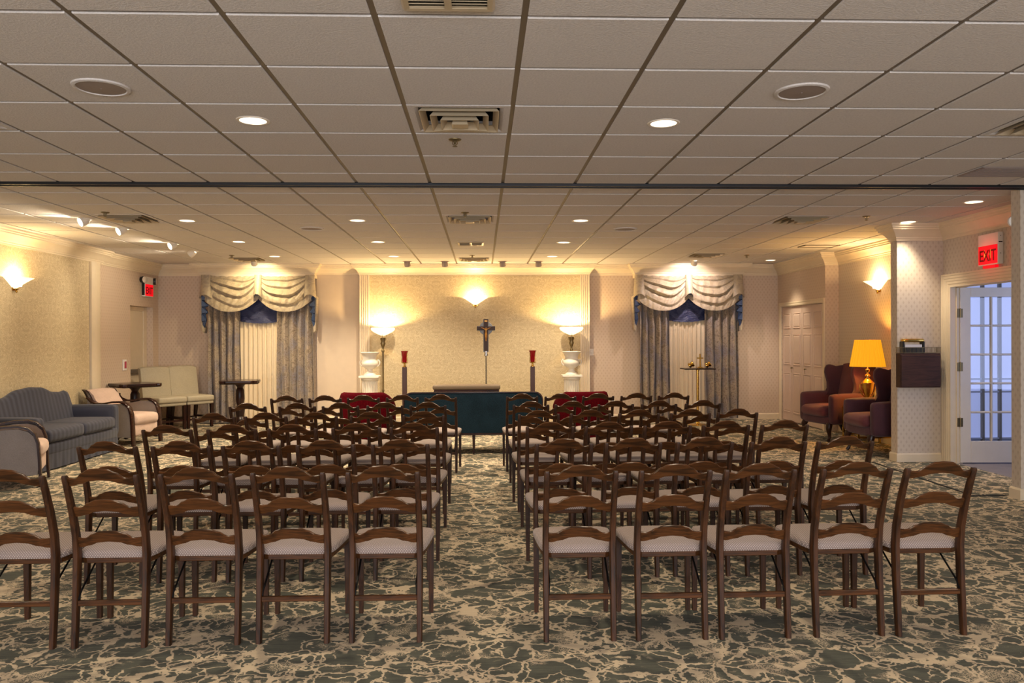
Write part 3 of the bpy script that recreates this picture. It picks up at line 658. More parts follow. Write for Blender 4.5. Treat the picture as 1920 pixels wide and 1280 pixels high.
# ------------------------------------------------------------------ ladder-back chairs
def chair_parts():
    out = []
    post = [(0, 0, .032, .025), (.010, .12, .036, .027), (.024, .30, .043, .028), (.030, .43, .045, .029), (.020, .52, .042, .028), (-.014, .64, .037, .027), (-.052, .74, .032, .026), (-.080, .808, .028, .025), (-.083, .818, .020, .019)]
    for s in (-1, 1):
        b = MB()
        b.loft([[(s*.160+a*w/2, y+c*d/2, z) for a, c in ((-1, -.7), (-.7, -1), (.7, -1), (1, -.7), (1, .7), (.7, 1), (-.7, 1), (-1, .7))] for y, z, d, w in post])
        out.append(('back_post', b.mesh('back_post', M['wood'], 40)))
        b = MB(); b.loft([[(s*.183+a*w/2, .405+c*w/2, z) for a, c in ((-1, -1), (1, -1), (1, 1), (-1, 1))] for z, w in ((0, .022), (.2, .026), (.39, .030))])
        out.append(('front_leg', b.mesh('front_leg', M['wood'])))
        b = MB(); x = s*.146
        b.tube([(x, .012, .22), (x, .020, .24), (x-s*.004, .034, .262), (x-s*.002, .20, .372), (x, .225, .384)], .005, 6); b.lathe([(.010, -.004), (.010, .004)], 8, m=Matrix.Translation((x+s*.004, .014, .225)) @ Matrix.Rotation(pi/2, 4, 'Y'))
        out.append(('folding_brace', b.mesh('folding_brace', M['iron'])))
    L = .149
    def rail(yc, zt0, zt1, zb0, zb1, lean, bow=.016):
        b = MB(); secs = []; n = 22
        for i in range(n+1):
            x = -L + 2*L*i/n; s = abs(x)/L
            top = interp([(0, 1), (.28, .93), (.50, .60), (.74, .05), (.84, .0), (1, .10)], s); bot = interp([(0, 1), (.30, .88), (.62, .35), (.90, 0), (1, 0)], s)
            zt = zt0+(zt1-zt0)*top; zb = zb0+(zb1-zb0)*bot; y = yc - bow*(1-s*s)
            yt = y - lean*(zt-zt0); yb = y + lean*(zt0-zb)
            h = .009; c = .005
            secs.append([(x, yb-h, zb), (x, yb+h, zb), (x, yt+h, zt-c), (x, yt+h-c, zt), (x, yt-h+c, zt), (x, yt-h, zt-c)])
        b.loft(secs); return b.mesh('back_rail', M['woodx'], 50)
    out.append(('back_rail', rail(-.072, .803, .854, .767, .796, .48)))
    out.append(('back_rail', rail(-.022, .660, .702, .615, .645, .44)))
    out.append(('back_rail', rail(.016, .509, .547, .465, .495, .28)))
    out.append(('stretcher', MB().cbox(-.150, .150, .004, .022, .192, .218, .003).mesh('stretcher', M['woodx'])))
    half = [(.135, .052), (.150, .058), (.170, .068), (.182, .13), (.192, .24), (.200, .36), (.200, .405), (.190, .428), (.17, .438), (.10, .443), (.0, .445)]
    full = half + [(-x, y) for x, y in half[-2::-1]]; cx, cy = 0, .25
    def ring(k, z, g=0): return [(cx+(x-cx)*k, cy+(y-cy)*k, z) for x, y in full]
    b = MB(); b.loft([ring(.985, .404), ring(1.0, .412), ring(1.0, .424), ring(.97, .436), ring(.86, .444), ring(.62, .451), ring(.3, .455), ring(.05, .456)])
    out.append(('seat_cushion', b.mesh('seat_cushion', M['seat'], 60)))
    b = MB(); b.loft([ring(.955, .378), ring(.965, .381), ring(.965, .404)]); out.append(('seat_frame', b.mesh('seat_frame', M['woodx'])))
    return out
CH = chair_parts()
X5 = {'left': [-.462, -.90, -1.318, -1.745, -2.165], 'right': [.462, .888, 1.303, 1.735, 2.14]}
ROWY = [3.768, 4.745, 5.625, 6.515, 7.485, 8.50]        # where the rear feet of each row stand
DX = {('left', 2): [-.02, -.02, -.03, -.01, -.01], ('left', 3): [-.015, .02, 0, .01, -.01], ('left', 4): [-.015, 0, -.02, 0, .01], ('left', 5): [-.045, -.01, 0, .025, -.01], ('left', 6): [.02, .05, .06, .085, .10],
      ('right', 2): [.015, 0, .015, .02, .015], ('right', 3): [.015, 0, .005, -.01, .005], ('right', 4): [0, 0, -.015, -.02, -.025], ('right', 5): [-.005, -.04, -.045, -.07, -.055], ('right', 6): [-.035, -.05, -.055, -.075, -.075],
      ('left', 1): [0, 0, 0, 0, 0], ('right', 1): [-.003, .01, -.006, .022, .015]}
ordn = ['nearest', 'second', 'third', 'fourth', 'fifth', 'farthest']; seats = ['aisle seat', 'second seat from the aisle', 'middle seat of five', 'fourth seat from the aisle', 'outermost seat']
proto = None
for blk in ('left', 'right'):
    for r in range(6):
        for c in range(5):
            lab = 'dark wooden ladder-back chair, %s block, %s row, %s' % (blk, ordn[r], seats[c])
            loc = (X5[blk][c]+DX[blk, r+1][c], ROWY[r]+(0 if blk == 'left' else (-.045, -.035, 0, .03, 0, .04)[r])+random.uniform(-.012, .012), 0); rz = R(random.uniform(-1.2, 1.2))
            if proto is None:
                proto = thing('ladder_back_chair', lab, 'chair', loc, rz, 'ladder-back chairs in rows')
                for nme, me in CH: link(nme, me, proto)
            else: dup(proto, loc, rz, lab)

# ------------------------------------------------------------------ seating (local front is -y)
def sheet_prism_yz(b, poly, x0, x1, mi=0): b.prism(poly, lambda y, z: (x0, y, z), lambda y, z: (x1, y, z), mi)
def sofa():
    t = thing('camelback_sofa', 'blue grey striped camelback sofa along the left wall', 'sofa', (-5.12, 9.62, 0), pi/2)
    w = .90
    MB().rbox(-w, w, -.36, .34, .17, .31, .03, 5).build('base_rail', M['stripe'], t, 50)
    b = MB()
    b.grid(lambda u, v: (-w+2*w*u, -.355+.006*sin(u*60)*(1-v), .015+.17*v), 60, 3, (0, .02, 0)); b.box(w-.02, w, -.345, .34, .015, .19).box(-w, -w+.02, -.345, .34, .015, .19)
    b.build('skirt', M['stripe'], t, 50)
    for s in (-1, 1):
        MB().rbox(min(0, s*(w-.11))+.002, max(0, s*(w-.11))-.002, -.385, .20, .31, .455, .045, 8, (0, .012, .016)).build('seat_cushion', M['stripe'], t, 60)
        MB().rbox(s*w-.075 if s < 0 else w-.10, s*w+.10 if s < 0 else w+.075, -.35, .32, .20, .60, .05, 7, (.01, 0, .01)).build('arm', M['stripe'], t, 60)
    b = MB(); secs = []; n = 40
    for i in range(n+1):
        x = -.86+1.72*i/n; s = abs(x)/.86
        h = interp([(0, .885), (.25, .872), (.62, .795), (.80, .785), (.92, .80), (.98, .77), (1, .71)], s)
        secs.append([(x, .12, .30), (x, .155, .45), (x, .225, h-.05), (x, .245, h-.012), (x, .275, h), (x, .315, h-.012), (x, .335, h-.05), (x, .345, .30)])
    b.loft(secs); b.build('back', M['stripe'], t, 60)
sofa()

def armchair(t):
    for s in (-1, 1):
        x0, x1 = s*.27, s*.33
        line = [(.36, .66), (.30, .605), (.22, .575), (.12, .575), (-.02, .600), (-.14, .602), (-.22, .575), (-.275, .52), (-.305, .43), (-.315, .30), (-.322, .12), (-.330, .0)]
        inner = [(.33, .12)] + [(y, z-.028) for y, z in line[:-1] if z > .15] + [(-.30, .12)]
        b = MB(); sheet_prism_yz(b, inner, min(x0, x1)+.008, max(x0, x1)-.008); b.build('arm_panel', M['greybeige'], t)
        b = MB(); secs = []
        for i, (y, z) in enumerate(line):
            a, c = line[max(i-1, 0)], line[min(i+1, len(line)-1)]; d = Vector((c[0]-a[0], c[1]-a[1])).normalized(); nx, nz = d.y, -d.x
            if nz < 0 and abs(nz) > .3: nx, nz = -nx, -nz
            h = .012
            secs.append([(s*.262, y+nx*h*-1, z+nz*h*-1), (s*.338, y-nx*h, z-nz*h), (s*.338, y+nx*h*.6, z+nz*h*.6), (s*.33, y+nx*h, z+nz*h), (s*.27, y+nx*h, z+nz*h), (s*.262, y+nx*h*.6, z+nz*h*.6)])
        b.loft(secs); b.build('arm_frame', M['mahogx'], t, 40)
        MB().loft([[(s*.30+a*k, .31+.05*(1-z/.14)+c*k, z) for a, c in ((-1, -1), (1, -1), (1, 1), (-1, 1))] for z, k in ((0, .014), (.14, .022))]).build('rear_leg', M['mahog'], t)
        b = MB(); b.loft([[(s*.255, y, z), (s*.315, y+.004, z), (s*.315, y+.045, z+.012), (s*.255, y+.045, z+.012)] for y, z in ((.26, .50), (.30, .58), (.335, .66), (.385, .735), (.41, .755))]); b.build('back_side_frame', M['mahog'], t, 30)
    MB().rbox(-.262, .262, -.31, .30, .13, .29, .02, 4).build('seat_base', M['beige'], t, 50)
    MB().rbox(-.262, .262, -.335, .20, .28, .425, .05, 8, (0, .015, .02)).build('seat_cushion', M['beige'], t, 60)
    b = MB(); b.grid(lambda u, v: (-.258+.516*u, interp([(0, .17), (.5, .235), (.8, .30), (1, .372)], v)-.03*sin(pi*u)*(v), .36+.385*v+.012*sin(pi*u)*v), 14, 12, (0, .06, .012)); b.build('back_cushion', M['beige'], t, 60)
    b = MB(); b.grid(lambda u, v: (-.26+.52*u, interp([(0, .30), (.6, .335), (1, .43)], v), .14+.59*v), 8, 10, (0, .018, .004)); b.build('back_panel', M['greybeige'], t, 60)
a0 = thing('armchair', 'beige wood-framed armchair cut by the left edge, nearest the camera', 'armchair', (-4.76, 8.10, 0), R(112), 'wood-framed armchairs'); armchair(a0)
dup(a0, (-4.98, 11.25, 0), R(78), 'beige wood-framed armchair between the striped sofa and the pale green chairs')

def bar_chair(t):
    MB().rbox(-.245, .245, -.27, .25, .435, .53, .03, 7, (0, 0, .014)).build('seat_cushion', M['sage'], t, 60)
    MB().rbox(-.238, .238, -.25, .24, .385, .44, .015, 4).build('seat_band', M['sage'], t, 60)
    b = MB(); b.grid(lambda u, v: (-.245+.49*u, .175+.10*v+.05*(1-v)**2*0-.012*sin(pi*u), .40+.60*v-.018*(abs(2*u-1)**6)*v), 12, 10, (0, .075, .012)); b.build('back', M['sage'], t, 60)
    for sx in (-1, 1):
        MB().loft([[(sx*.212+a*k, -.225+c*k, z) for a, c in ((-1, -1), (1, -1), (1, 1), (-1, 1))] for z, k in ((0, .019), (.39, .026))]).build('leg', M['mahog'], t)
        MB().loft([[(sx*.212+a*k, .22+.05*(1-z/.39)+c*k, z) for a, c in ((-1, -1), (1, -1), (1, 1), (-1, 1))] for z, k in ((0, .019), (.39, .026))]).build('leg', M['mahog'], t)
        MB().box(sx*.212-.01, sx*.212+.01, -.22, .235, .15, .18).build('stretcher', M['mahog'], t)
    MB().box(-.205, .205, -.23, -.21, .13, .16).box(-.205, .205, .235, .255, .13, .16).build('stretcher', M['mahog'], t)
c0 = thing('upholstered_chair', 'pale green armless chair by the alcove door, left of its pair', 'chair', (-5.125, 12.94, 0), R(52), 'pale green armless chairs'); bar_chair(c0)
dup(c0, (-4.825, 13.34, 0), R(52), 'pale green armless chair beside the left window drapery, right of its pair')

def pub_table(t, s, h):
    o = [(s*.62, -s), (s*.70, -s*.93), (s*.80, -s*.98), (s*.93, -s*.93), (s*.98, -s*.80), (s*.93, -s*.70), (s, -s*.62)]
    poly = []
    for k in range(4):
        for x, y in o: a = k*pi/2; poly.append((x*cos(a)-y*sin(a), x*sin(a)+y*cos(a)))
    b = MB(); b.loft([[(x*q, y*q, z) for x, y in poly] for q, z in ((.95, h-.055), (.98, h-.045), (1, h-.03), (1, h-.008), (.985, h))]); b.build('table_top', M['mahogx'], t, 35)
    MB().lathe([(.10, h-.055), (.06, h-.09), (.045, h-.12), (.065, h-.16), (.07, h-.30), (.05, h-.40), (.075, h-.45), (.06, .22), (.08, .18), (.075, .12), (.02, .11)], 14).build('pedestal', M['mahog'], t, 30)
    for k in range(4):
        m = Matrix.Rotation(pi/4+k*pi/2, 4, 'Z'); b = MB()
        b.loft([[m @ Vector((x, a*w, z+c*hh)) for a, c in ((-1, -1), (1, -1), (1, 1), (-1, 1))] for x, z, w, hh in ((.03, .17, .022, .04), (.12, .13, .020, .028), (.22, .05, .018, .02), (.30, .022, .02, .02), (.33, .02, .016, .018))]); b.build('foot', M['mahog'], t, 40)
p0 = thing('pedestal_table', 'dark square pedestal table behind the armchair, left of the pale green chairs', 'table', (-5.19, 12.02, 0), R(45), 'dark pedestal tables'); pub_table(p0, .30, .80)
dup(p0, (-3.86, 12.75, 0), R(12), 'dark square pedestal table in front of the left window drapery')
t = thing('side_table', 'small dark side table behind the armchair at the corner casing', 'table', (-5.46, 11.80, 0))
MB().cbox(-.09, .12, -.12, .09, .63, .665, .006).build('table_top', M['mahogx'], t)
for x, y in ((-.07, -.10), (.10, -.10), (.10, .07), (-.07, .07)): MB().cbox(x-.014, x+.014, y-.014, y+.014, 0, .63, .003).build('leg', M['mahog'], t)

# loveseat and tub chairs face the back wall
t = thing('loveseat', 'dark teal loveseat seen from behind at the end of the aisle', 'sofa', (-.11, 10.22, 0), pi)
def back_outline(hw, z0, z1, r): return [(-hw, z0)] + [(x, z) for x, z in arc(-hw+r, z1-r, r, 180, 90, 6)] + [(x, z) for x, z in arc(hw-r, z1-r, r, 90, 0, 6)] + [(hw, z0)]
b = MB(); b.prism(back_outline(.855, .265, .765, .09), lambda x, z: (x, .35, z), lambda x, z: (x, .375-.0*(z), z)); b.build('back_panel', M['teal'], t)
b = MB(); o = back_outline(.868, .245, .78, .10); b.loft([[(x, .36, z), (x, .383, z), (x*.985, .383, z-(.014 if z > .3 else 0)), (x*.985, .36, z-(.014 if z > .3 else 0))] for x, z in o]); b.box(-.868, .868, .345, .383, .243, .268); b.build('back_frame', M['mahogx'], t, 40)
b = MB(); b.prism(back_outline(.84, .25, .76, .09), lambda x, z: (x, .23, z), lambda x, z: (x, .352, z)); b.build('back_cushion', M['teal'], t)
MB().rbox(-.84, .84, -.33, .24, .24, .44, .05, 7, (0, 0, .02)).build('seat', M['teal'], t, 60)
for s in (-1, 1): MB().rbox(s*.79-.07, s*.79+.07, -.32, .25, .25, .60, .05, 6).build('arm', M['teal'], t, 60)
for x in (-.82, 0, .82):
    for y in (.35, -.28): MB().loft([[(x+a*k, y+c*k, z) for a, c in ((-1, -1), (1, -1), (1, 1), (-1, 1))] for z, k in ((0, .011), (.25, .018))]).build('leg', M['mahog'], t)
def tub_chair(t):
    n = 28; b = MB(); secs = []
    for i in range(n+1):
        a = R(-28+236*i/n); s = abs(a-pi/2)/(R(118)); h = .775-.20*max(0, s-.45)**1.2/.5
        ca, sa = cos(a), sin(a); ro, ri = .345, .245
        ex = lambda r, k: (r*k*math.copysign(abs(ca)**.8, ca), r*k*math.copysign(abs(sa)**.8, sa))
        P = [(ex(ro, .94), .12), (ex(ro, 1), .40), (ex(ro, 1.0), h-.05), (ex(ro, .96), h-.01), (ex(ro, .88), h), (ex(ri, 1.06), h-.012), (ex(ri, 1), h-.06), (ex(ri, 1), .12)]
        secs.append([(p[0], p[1], z) for p, z in P])
    b.loft(secs); b.build('wrap_back', M['red'], t, 60)
    MB().rbox(-.26, .26, -.36, .24, .12, .30, .03, 5).build('seat_base', M['red'], t, 60)
    MB().rbox(-.25, .25, -.37, .23, .29, .44, .05, 7, (0, 0, .02)).build('seat_cushion', M['red'], t, 60)
    for x in (-.23, .23):
        for y in (-.28, .22): MB().lathe([(.016, 0), (.024, .125)], 10, (x, y, 0)).build('leg', M['mahog'], t)
r0 = thing('tub_chair', 'crimson tub chair seen from behind, left of the teal loveseat', 'armchair', (-1.47, 10.22, 0), pi-R(8), 'crimson tub chairs'); tub_chair(r0)
dup(r0, (1.26, 10.12, 0), pi+R(10), 'crimson tub chair seen from behind, right of the teal loveseat')

# wing chairs
def wing_chair(t):
    MB().rbox(-.31, .31, -.34, .30, .235, .36, .03, 6).build('seat_rail', M['plumd'], t, 60)
    MB().rbox(-.265, .265, -.40, .20, .345, .485, .06, 9, (0, .015, .025)).build('seat_cushion', M['plum'], t, 60)
    b = MB(); b.grid(lambda u, v: (-.27+.54*u+(.5-u)*.06*(1-v), .17+.16*v-.035*sin(pi*u)*sin(pi*min(1, v*1.1)), .42+.635*v+.025*sin(pi*u)*v), 14, 12, (0, .10, -.01)); b.build('back', M['plum'], t, 60)
    b = MB(); b.grid(lambda u, v: (-.29+.58*u, .245+.195*v, .30+.735*v), 6, 6, (0, .03, 0)); b.build('outside_back', M['plumd'], t, 60)
    for s in (-1, 1):
        wp = [(.36, .60), (.02, .60), (.05, .64), (.085, .70), (.08, .80), (.055, .88), (.04, .94), (.045, 1.0), (.07, 1.035), (.11, 1.05), (.17, 1.035), (.22, 1.02), (.31, 1.035), (.42, 1.045), (.40, .85)]
        b = MB(); b.loft([[(s*x, .2+(y-.2)*k, .82+(z-.82)*k) for y, z in wp] for x, k in ((.262, .95), (.272, 1), (.315, 1), (.328, .95))]); b.build('wing', M['plumd'], t, 50)
        MB().rbox(s*.325-.062, s*.325+.062, -.335, .33, .25, .655, .05, 7, (.008, 0, .012)).build('arm', M['plumd'], t, 60)
        # cabriole front leg, raked rear leg
        x = s*.27
        b = MB(); b.tube([(x, -.30, .25), (x+s*.012, -.318, .20), (x+s*.010, -.315, .15), (x, -.30, .09), (x, -.30, .05), (x+s*.004, -.315, .025), (x+s*.006, -.33, .010)], [.045, .042, .032, .022, .017, .022, .020], 10); b.build('front_leg', M['mahog'], t, 60)
        b = MB(); b.loft([[(x+a*k, .24+.13*(1-z/.25)+c*k, z) for a, c in ((-1, -1), (1, -1), (1, 1), (-1, 1))] for z, k in ((0, .016), (.12, .021), (.25, .026))]); b.build('rear_leg', M['mahog'], t)
g0 = thing('wing_chair', 'plum wing chair on the far side of the table lamp', 'armchair', (5.02, 11.05, 0), R(-90+12), 'plum wing chairs'); wing_chair(g0)
dup(g0, (4.99, 9.66, 0), R(-90+2), 'plum wing chair beside the wall stub, nearer than the lamp')

# ------------------------------------------------------------------ lamp table, lamp
t = thing('glass_side_table', 'brass side table with glass top between the plum wing chairs', 'table', (5.16, 10.36, 0))
for x in (-.25, .25):
    for y in (-.21, .21):
        MB().cbox(x-.013, x+.013, y-.013, y+.013, 0, .50, .002).build('leg', M['brass'], t)
b = MB()
for z in (.475, .12):
    b.box(-.237, .237, -.223, -.198, z, z+.024).box(-.237, .237, .198, .223, z, z+.024).box(-.263, -.237, -.197, .197, z, z+.024).box(.237, .263, -.197, .197, z, z+.024)
b.build('rails', M['brass'], t)
MB().cbox(-.27, .27, -.235, .235, .500, .512, .003).build('glass_top', M['tableglass'], t)
MB().cbox(-.235, .235, -.197, .197, .146, .154, .002).build('glass_shelf', M['tableglass'], t)
t = thing('table_lamp', 'lit brass urn lamp with pleated yellow shade on the glass table', 'lamp', (5.14, 10.36, .512))
MB().cbox(-.085, .085, -.085, .085, 0, .022, .004).build('base', M['brass'], t)
MB().lathe([(.065, .022), (.055, .035), (.022, .05), (.018, .075), (.026, .09), (.018, .105), (.03, .135), (.062, .20), (.074, .27), (.078, .30), (.082, .31), (.082, .325), (.074, .335), (.05, .36), (.02, .385), (.018, .40), (.034, .41), (.034, .425), (.016, .44), (.014, .46), (.026, .475), (.028, .50), (.012, .51), (.012, .56)], 28).build('urn_body', M['brass'], t, 35)
for s in (-1, 1): MB().tube([(s*.07, 0, .32), (s*.105, 0, .30), (s*.105, 0, .24), (s*.07, 0, .16), (s*.035, 0, .13)], .007, 8).build('handle', M['brass'], t, 60)
b = MB(); n = 88; secs = []
for r, z in ((.222, .54), (.158, .895)):
    secs.append([((r+(.003 if i % 2 else -.003))*cos(2*pi*i/n), (r+(.003 if i % 2 else -.003))*sin(2*pi*i/n), z) for i in range(n)])
b.loft(secs, False); b.loft([[(p[0]*.985, p[1]*.985, p[2]) for p in q] for q in secs], False); sh = b.build('lamp_shade', M['lampshade'], t)
MB().lathe([(.012, .56), (.03, .60), (.034, .64), (.02, .66), (.001, .67)], 14).build('bulb', M['bulb'], sh, 60)
bulb_light('lamp_glow', (5.14, 10.36, .512+.74), E_LAMP, (1, .50, .08), .04)
tag(MB().tube([(5.42, 10.1, .02), (5.455, 9.9, .008), (5.44, 9.7, .008), (5.40, 9.55, .010), (5.42, 9.40, .02), (5.46, 9.35, .12), (5.478, 9.34, .30)], .004, 6).build('lamp_cord', M['oldbrass'], None, 60), 'thin lamp cord running along the alcove wall to the outlet', 'cord')

# ------------------------------------------------------------------ wall box with register stand
t = thing('wall_box', 'dark walnut wall box on the papered wall stub by the french door', 'wall cabinet', (5.01, 8.95, 0))
MB().cbox(-.237, .237, -.095, 0, .862, 1.255, .004).build('body', M['lam'], t)
MB().cbox(-.230, .230, -.108, -.095, .872, 1.235, .003).build('front_panel', M['lam'], t)
b = MB()
for z in (1.258, 1.318): b.box(-.24, .24, -.095, -.089, z, z+.006).box(-.24, -.234, -.089, 0, z, z+.006).box(.234, .24, -.089, 0, z, z+.006)
for i in range(32):
    x = -.237+.474*i/31; b.box(x-.0018, x+.0018, -.0935, -.0905, 1.262, 1.32)
for i in range(5):
    y = -.082+.075*i/4; b.box(-.2385, -.2355, y-.0018, y+.0018, 1.262, 1.32).box(.2355, .2385, y-.0018, y+.0018, 1.262, 1.32)
b.build('gallery_rail', M['oldbrass'], t)
t = thing('card_holder', 'black and brass card holder standing on the walnut wall box', 'card holder', (4.94, 8.902, 1.256))
for s in (-1, 1): MB().cbox(s*.118-.012, s*.118+.012, -.036, .040, 0, .135, .006).build('side', M['black'], t)
MB().cbox(-.105, .105, -.036, .036, .004, .062, .003).build('tray', M['black'], t)
MB().rbox(-.125, .125, -.038, .038, .125, .165, .015, 5).build('roller_top', M['brass'], t, 60)
MB().cbox(-.10, .10, -.03, .03, .062, .100, .003).build('card_stack', M['white'], t)

# ------------------------------------------------------------------ sconces
def sconce(x, y, z, rz, label):
    t = thing('wall_sconce', label, 'wall lamp', (x, y, z), rz, 'frosted half-bowl wall sconces')
    n = 22; b = MB(); secs = []
    for k, (r, zz) in enumerate(((.018, 0), (.05, .022), (.10, .056), (.155, .092), (.205, .122), (.222, .130), (.214, .131), (.195, .120), (.145, .088), (.09, .052), (.04, .018))):
        secs.append([(r*cos(pi+pi*i/n), r*sin(pi+pi*i/n)*.92, zz) for i in range(n+1)])
    b.loft(secs, False, False); bw = b.build('bowl', M['bowl'], t, 70)
    MB().cbox(-.045, .045, -.012, 0, -.02, .10, .003).build('back_plate', M['brass'], t)
    MB().lathe([(.003, -.045), (.010, -.040), (.014, -.028), (.008, -.018), (.022, -.008), (.024, .004), (.01, .008)], 12, (0, -.03, 0)).build('finial', M['brass'], t, 50)
    MB().lathe([(.015, .03), (.022, .06), (.020, .09), (.002, .105)], 12, (0, -.075, 0)).build('bulb', M['bulb'], bw, 60)
    p = Vector((x, y, z+.100)) + Matrix.Rotation(rz, 3, 'Z') @ Vector((0, -.085, 0)); bulb_light('sconce_glow', p, E_SCONCE, WARM, .03)
sconce(-.115, 13.78, 2.03, 0, 'lit frosted wall sconce on the damask panel above the crucifix')
sconce(-5.53, 9.56, 2.05, pi/2, 'lit frosted wall sconce on the left damask wall above the sofa')
sconce(5.48, 10.70, 2.085, -pi/2, 'lit frosted wall sconce in the alcove above the wing chairs')

# ------------------------------------------------------------------ exit signs
def exit_sign(loc, rz, label, heads):
    t = thing('exit_sign', label, 'exit sign', loc, rz)           # faces -y
    W2, H = .165, .33
    MB().cbox(-W2, W2, -.055, 0, 0, H, .006).build('housing', M['white'], t)
    lp = MB().box(-W2+.012, W2-.012, -.0585, -.0545, .012, .205).build('lit_panel', M['exitred'], t)
    f = bpy.data.curves.new('letters', 'FONT'); f.body = 'EXIT'; f.size = .165; f.align_x = 'CENTER'; f.extrude = .001; f.offset = .002; f.materials.append(M['exitlet'])
    o = bpy.data.objects.new('letters', f); o.parent = t; o.location = (0, -.060, .045); o.rotation_euler = (pi/2, 0, 0); o.scale = (.80, 1.0, 1); COL.objects.link(o)
    bpy.context.view_layer.update(); dg = bpy.context.evaluated_depsgraph_get(); me = bpy.data.meshes.new_from_object(o.evaluated_get(dg)); bpy.data.objects.remove(o)
    o = link('letters', me, lp, (0, -.060, .045), (pi/2, 0, 0)); o.scale = (.80, 1.0, 1)
    if not heads:
        for s in (-1, 1):
            MB().prism([(s*.012, .115), (s*.045, .165), (s*.045, .065)], lambda x, z: (x+s*.008, -.0605, z), lambda x, z: (x+s*.008, -.059, z)).build('chevron', M['exitchev'], t)
        MB().box(-.10, .10, -.045, -.01, -.028, 0).build('down_lens', M['exitred'], t)
        bulb_light('exit_glow', Vector(loc)+Matrix.Rotation(rz, 3, 'Z') @ Vector((0, -.16, .10)), 1.0, (1, .02, .03), .05)
        MB().lathe([(.004, 0), (.004, .004)], 8, m=Matrix.Translation((W2, -.03, .11)) @ Matrix.Rotation(pi/2, 4, 'Y')).lathe([(.004, 0), (.004, .004)], 8, m=Matrix.Translation((W2, -.03, .29)) @ Matrix.Rotation(pi/2, 4, 'Y')).box(W2, W2+.003, -.05, -.012, .222, .232).build('test_button', M['black'], t)
    else:
        MB().box(-W2-.003, -W2+.001, -.05, -.004, .02, H-.02).build('side_cover', M['black'], t)
        for s in (-1, 1):
            m = Matrix.Translation((s*(W2+.05), -.05, .27)) @ Matrix.Rotation(s*R(18), 4, 'Z') @ Matrix.Rotation(pi/2, 4, 'X')
            lh = MB().lathe([(.028, -.045), (.052, -.03), (.060, .02), (.056, .028)], 18, m=m).build('lamp_head', M['black'], t, 50)
            MB().lathe([(.054, .028), (.03, .036), (.001, .038)], 18, m=m).build('lens', M['reflector'], lh, 60)
    return t
exit_sign((-5.6, 13.40, 2.165), pi/2, 'lit exit sign with two black emergency lamp heads on the left wall', True)
exit_sign((5.33, 8.05, 2.185), -pi/2, 'lit exit sign with red panel over the french door', False)
t = thing('wall_switch', 'small pink and red wall plate left of the alcove door', 'switch', (-5.6, 12.58, 1.055), pi/2)
MB().cbox(-.055, .055, -.02, 0, -.085, .085, .004).build('plate', M['white'], t)
MB().cbox(-.028, .028, -.03, -.02, -.05, .055, .004).build('pull_handle', plain('red_pull', (176, 60, 80), .5), t)
t = thing('light_switch', 'small white switch plate right of the right fluted pilaster', 'switch', (1.93, 13.9, 1.20))
MB().cbox(-.035, .035, -.008, 0, -.06, .06, .003).build('plate', M['trimw'], t); MB().cbox(-.008, .008, -.014, -.008, -.02, .02, .002).build('toggle', M['trimw'], t)
t = thing('wall_detector', 'round white detector on the partition end at the right edge', 'detector', (4.762, 6.90, 2.47), pi)
MB().lathe([(.048, 0), (.048, .02), (.036, .03), (.001, .032)], 20, m=Matrix.Rotation(pi/2, 4, 'X')).build('housing', M['white'], t, 40)

# ------------------------------------------------------------------ altar group
def torchiere(x, y, label):
    t = thing('torchiere_lamp', label, 'floor lamp', (x, y, 0), 0, 'torchiere floor lamps')
    MB().lathe([(.12, 0), (.12, .012), (.10, .022), (.05, .035), (.03, .06), (.016, .08)], 24).build('base', M['oldbrass'], t, 40)
    MB().lathe([(.017, .08), (.017, .55), (.022, .56), (.022, .58), (.016, .59), (.016, 1.22), (.026, 1.23), (.026, 1.26), (.018, 1.27), (.018, 1.30), (.03, 1.33), (.044, 1.37), (.03, 1.41), (.045, 1.45), (.045, 1.47)], 14).build('pole', M['oldbrass'], t, 40)
    for k in range(3):
        a = 2*pi*k/3+.5; MB().tube([(.03*cos(a), .03*sin(a), 1.40), (.055*cos(a), .055*sin(a), 1.44), (.06*cos(a), .06*sin(a), 1.50), (.08*cos(a), .08*sin(a), 1.535)], .004, 6).build('bowl_arm', M['oldbrass'], t, 60)
    MB().lathe([(.03, 1.505), (.08, 1.525), (.14, 1.555), (.185, 1.585), (.205, 1.615), (.200, 1.632), (.186, 1.640), (.190, 1.625), (.172, 1.59), (.13, 1.565), (.07, 1.535), (.02, 1.518)], 36, caps=False).build('bowl', M['bowl'], t, 70)
    bulb_light('torch_glow', (x, y, 1.575), E_TORCH, WARM, .03)
torchiere(-1.69, 13.55, 'lit torchiere floor lamp left of the altar, beside the white urn')
torchiere(1.53, 13.50, 'lit torchiere floor lamp right of the altar, behind the white urn')
def column(x, y, label):
    t = thing('fluted_pedestal', label, 'pedestal', (x, y, 0), 0, 'white fluted pedestals')
    b = MB(); n = 20
    prof = []
    for i in range(n):
        for a, r in ((0, .128), (.25, .128), (.4, .114), (.85, .114)): q = 2*pi*(i+a)/n; prof.append((r*cos(q), r*sin(q)))
    b.loft([[(px, py, .10) for px, py in prof], [(px, py, .76) for px, py in prof]]); b.build('shaft', M['plaster'], t)
    MB().cbox(-.17, .17, -.17, .17, 0, .06, .005).lathe([(.165, .06), (.165, .075), (.14, .095), (.13, .11)], 28).build('base', M['plaster'], t, 40)
    MB().lathe([(.125, .75), (.15, .77), (.14, .785), (.16, .805)], 28).cbox(-.165, .165, -.165, .165, .805, .842, .006).build('capital', M['plaster'], t, 40)
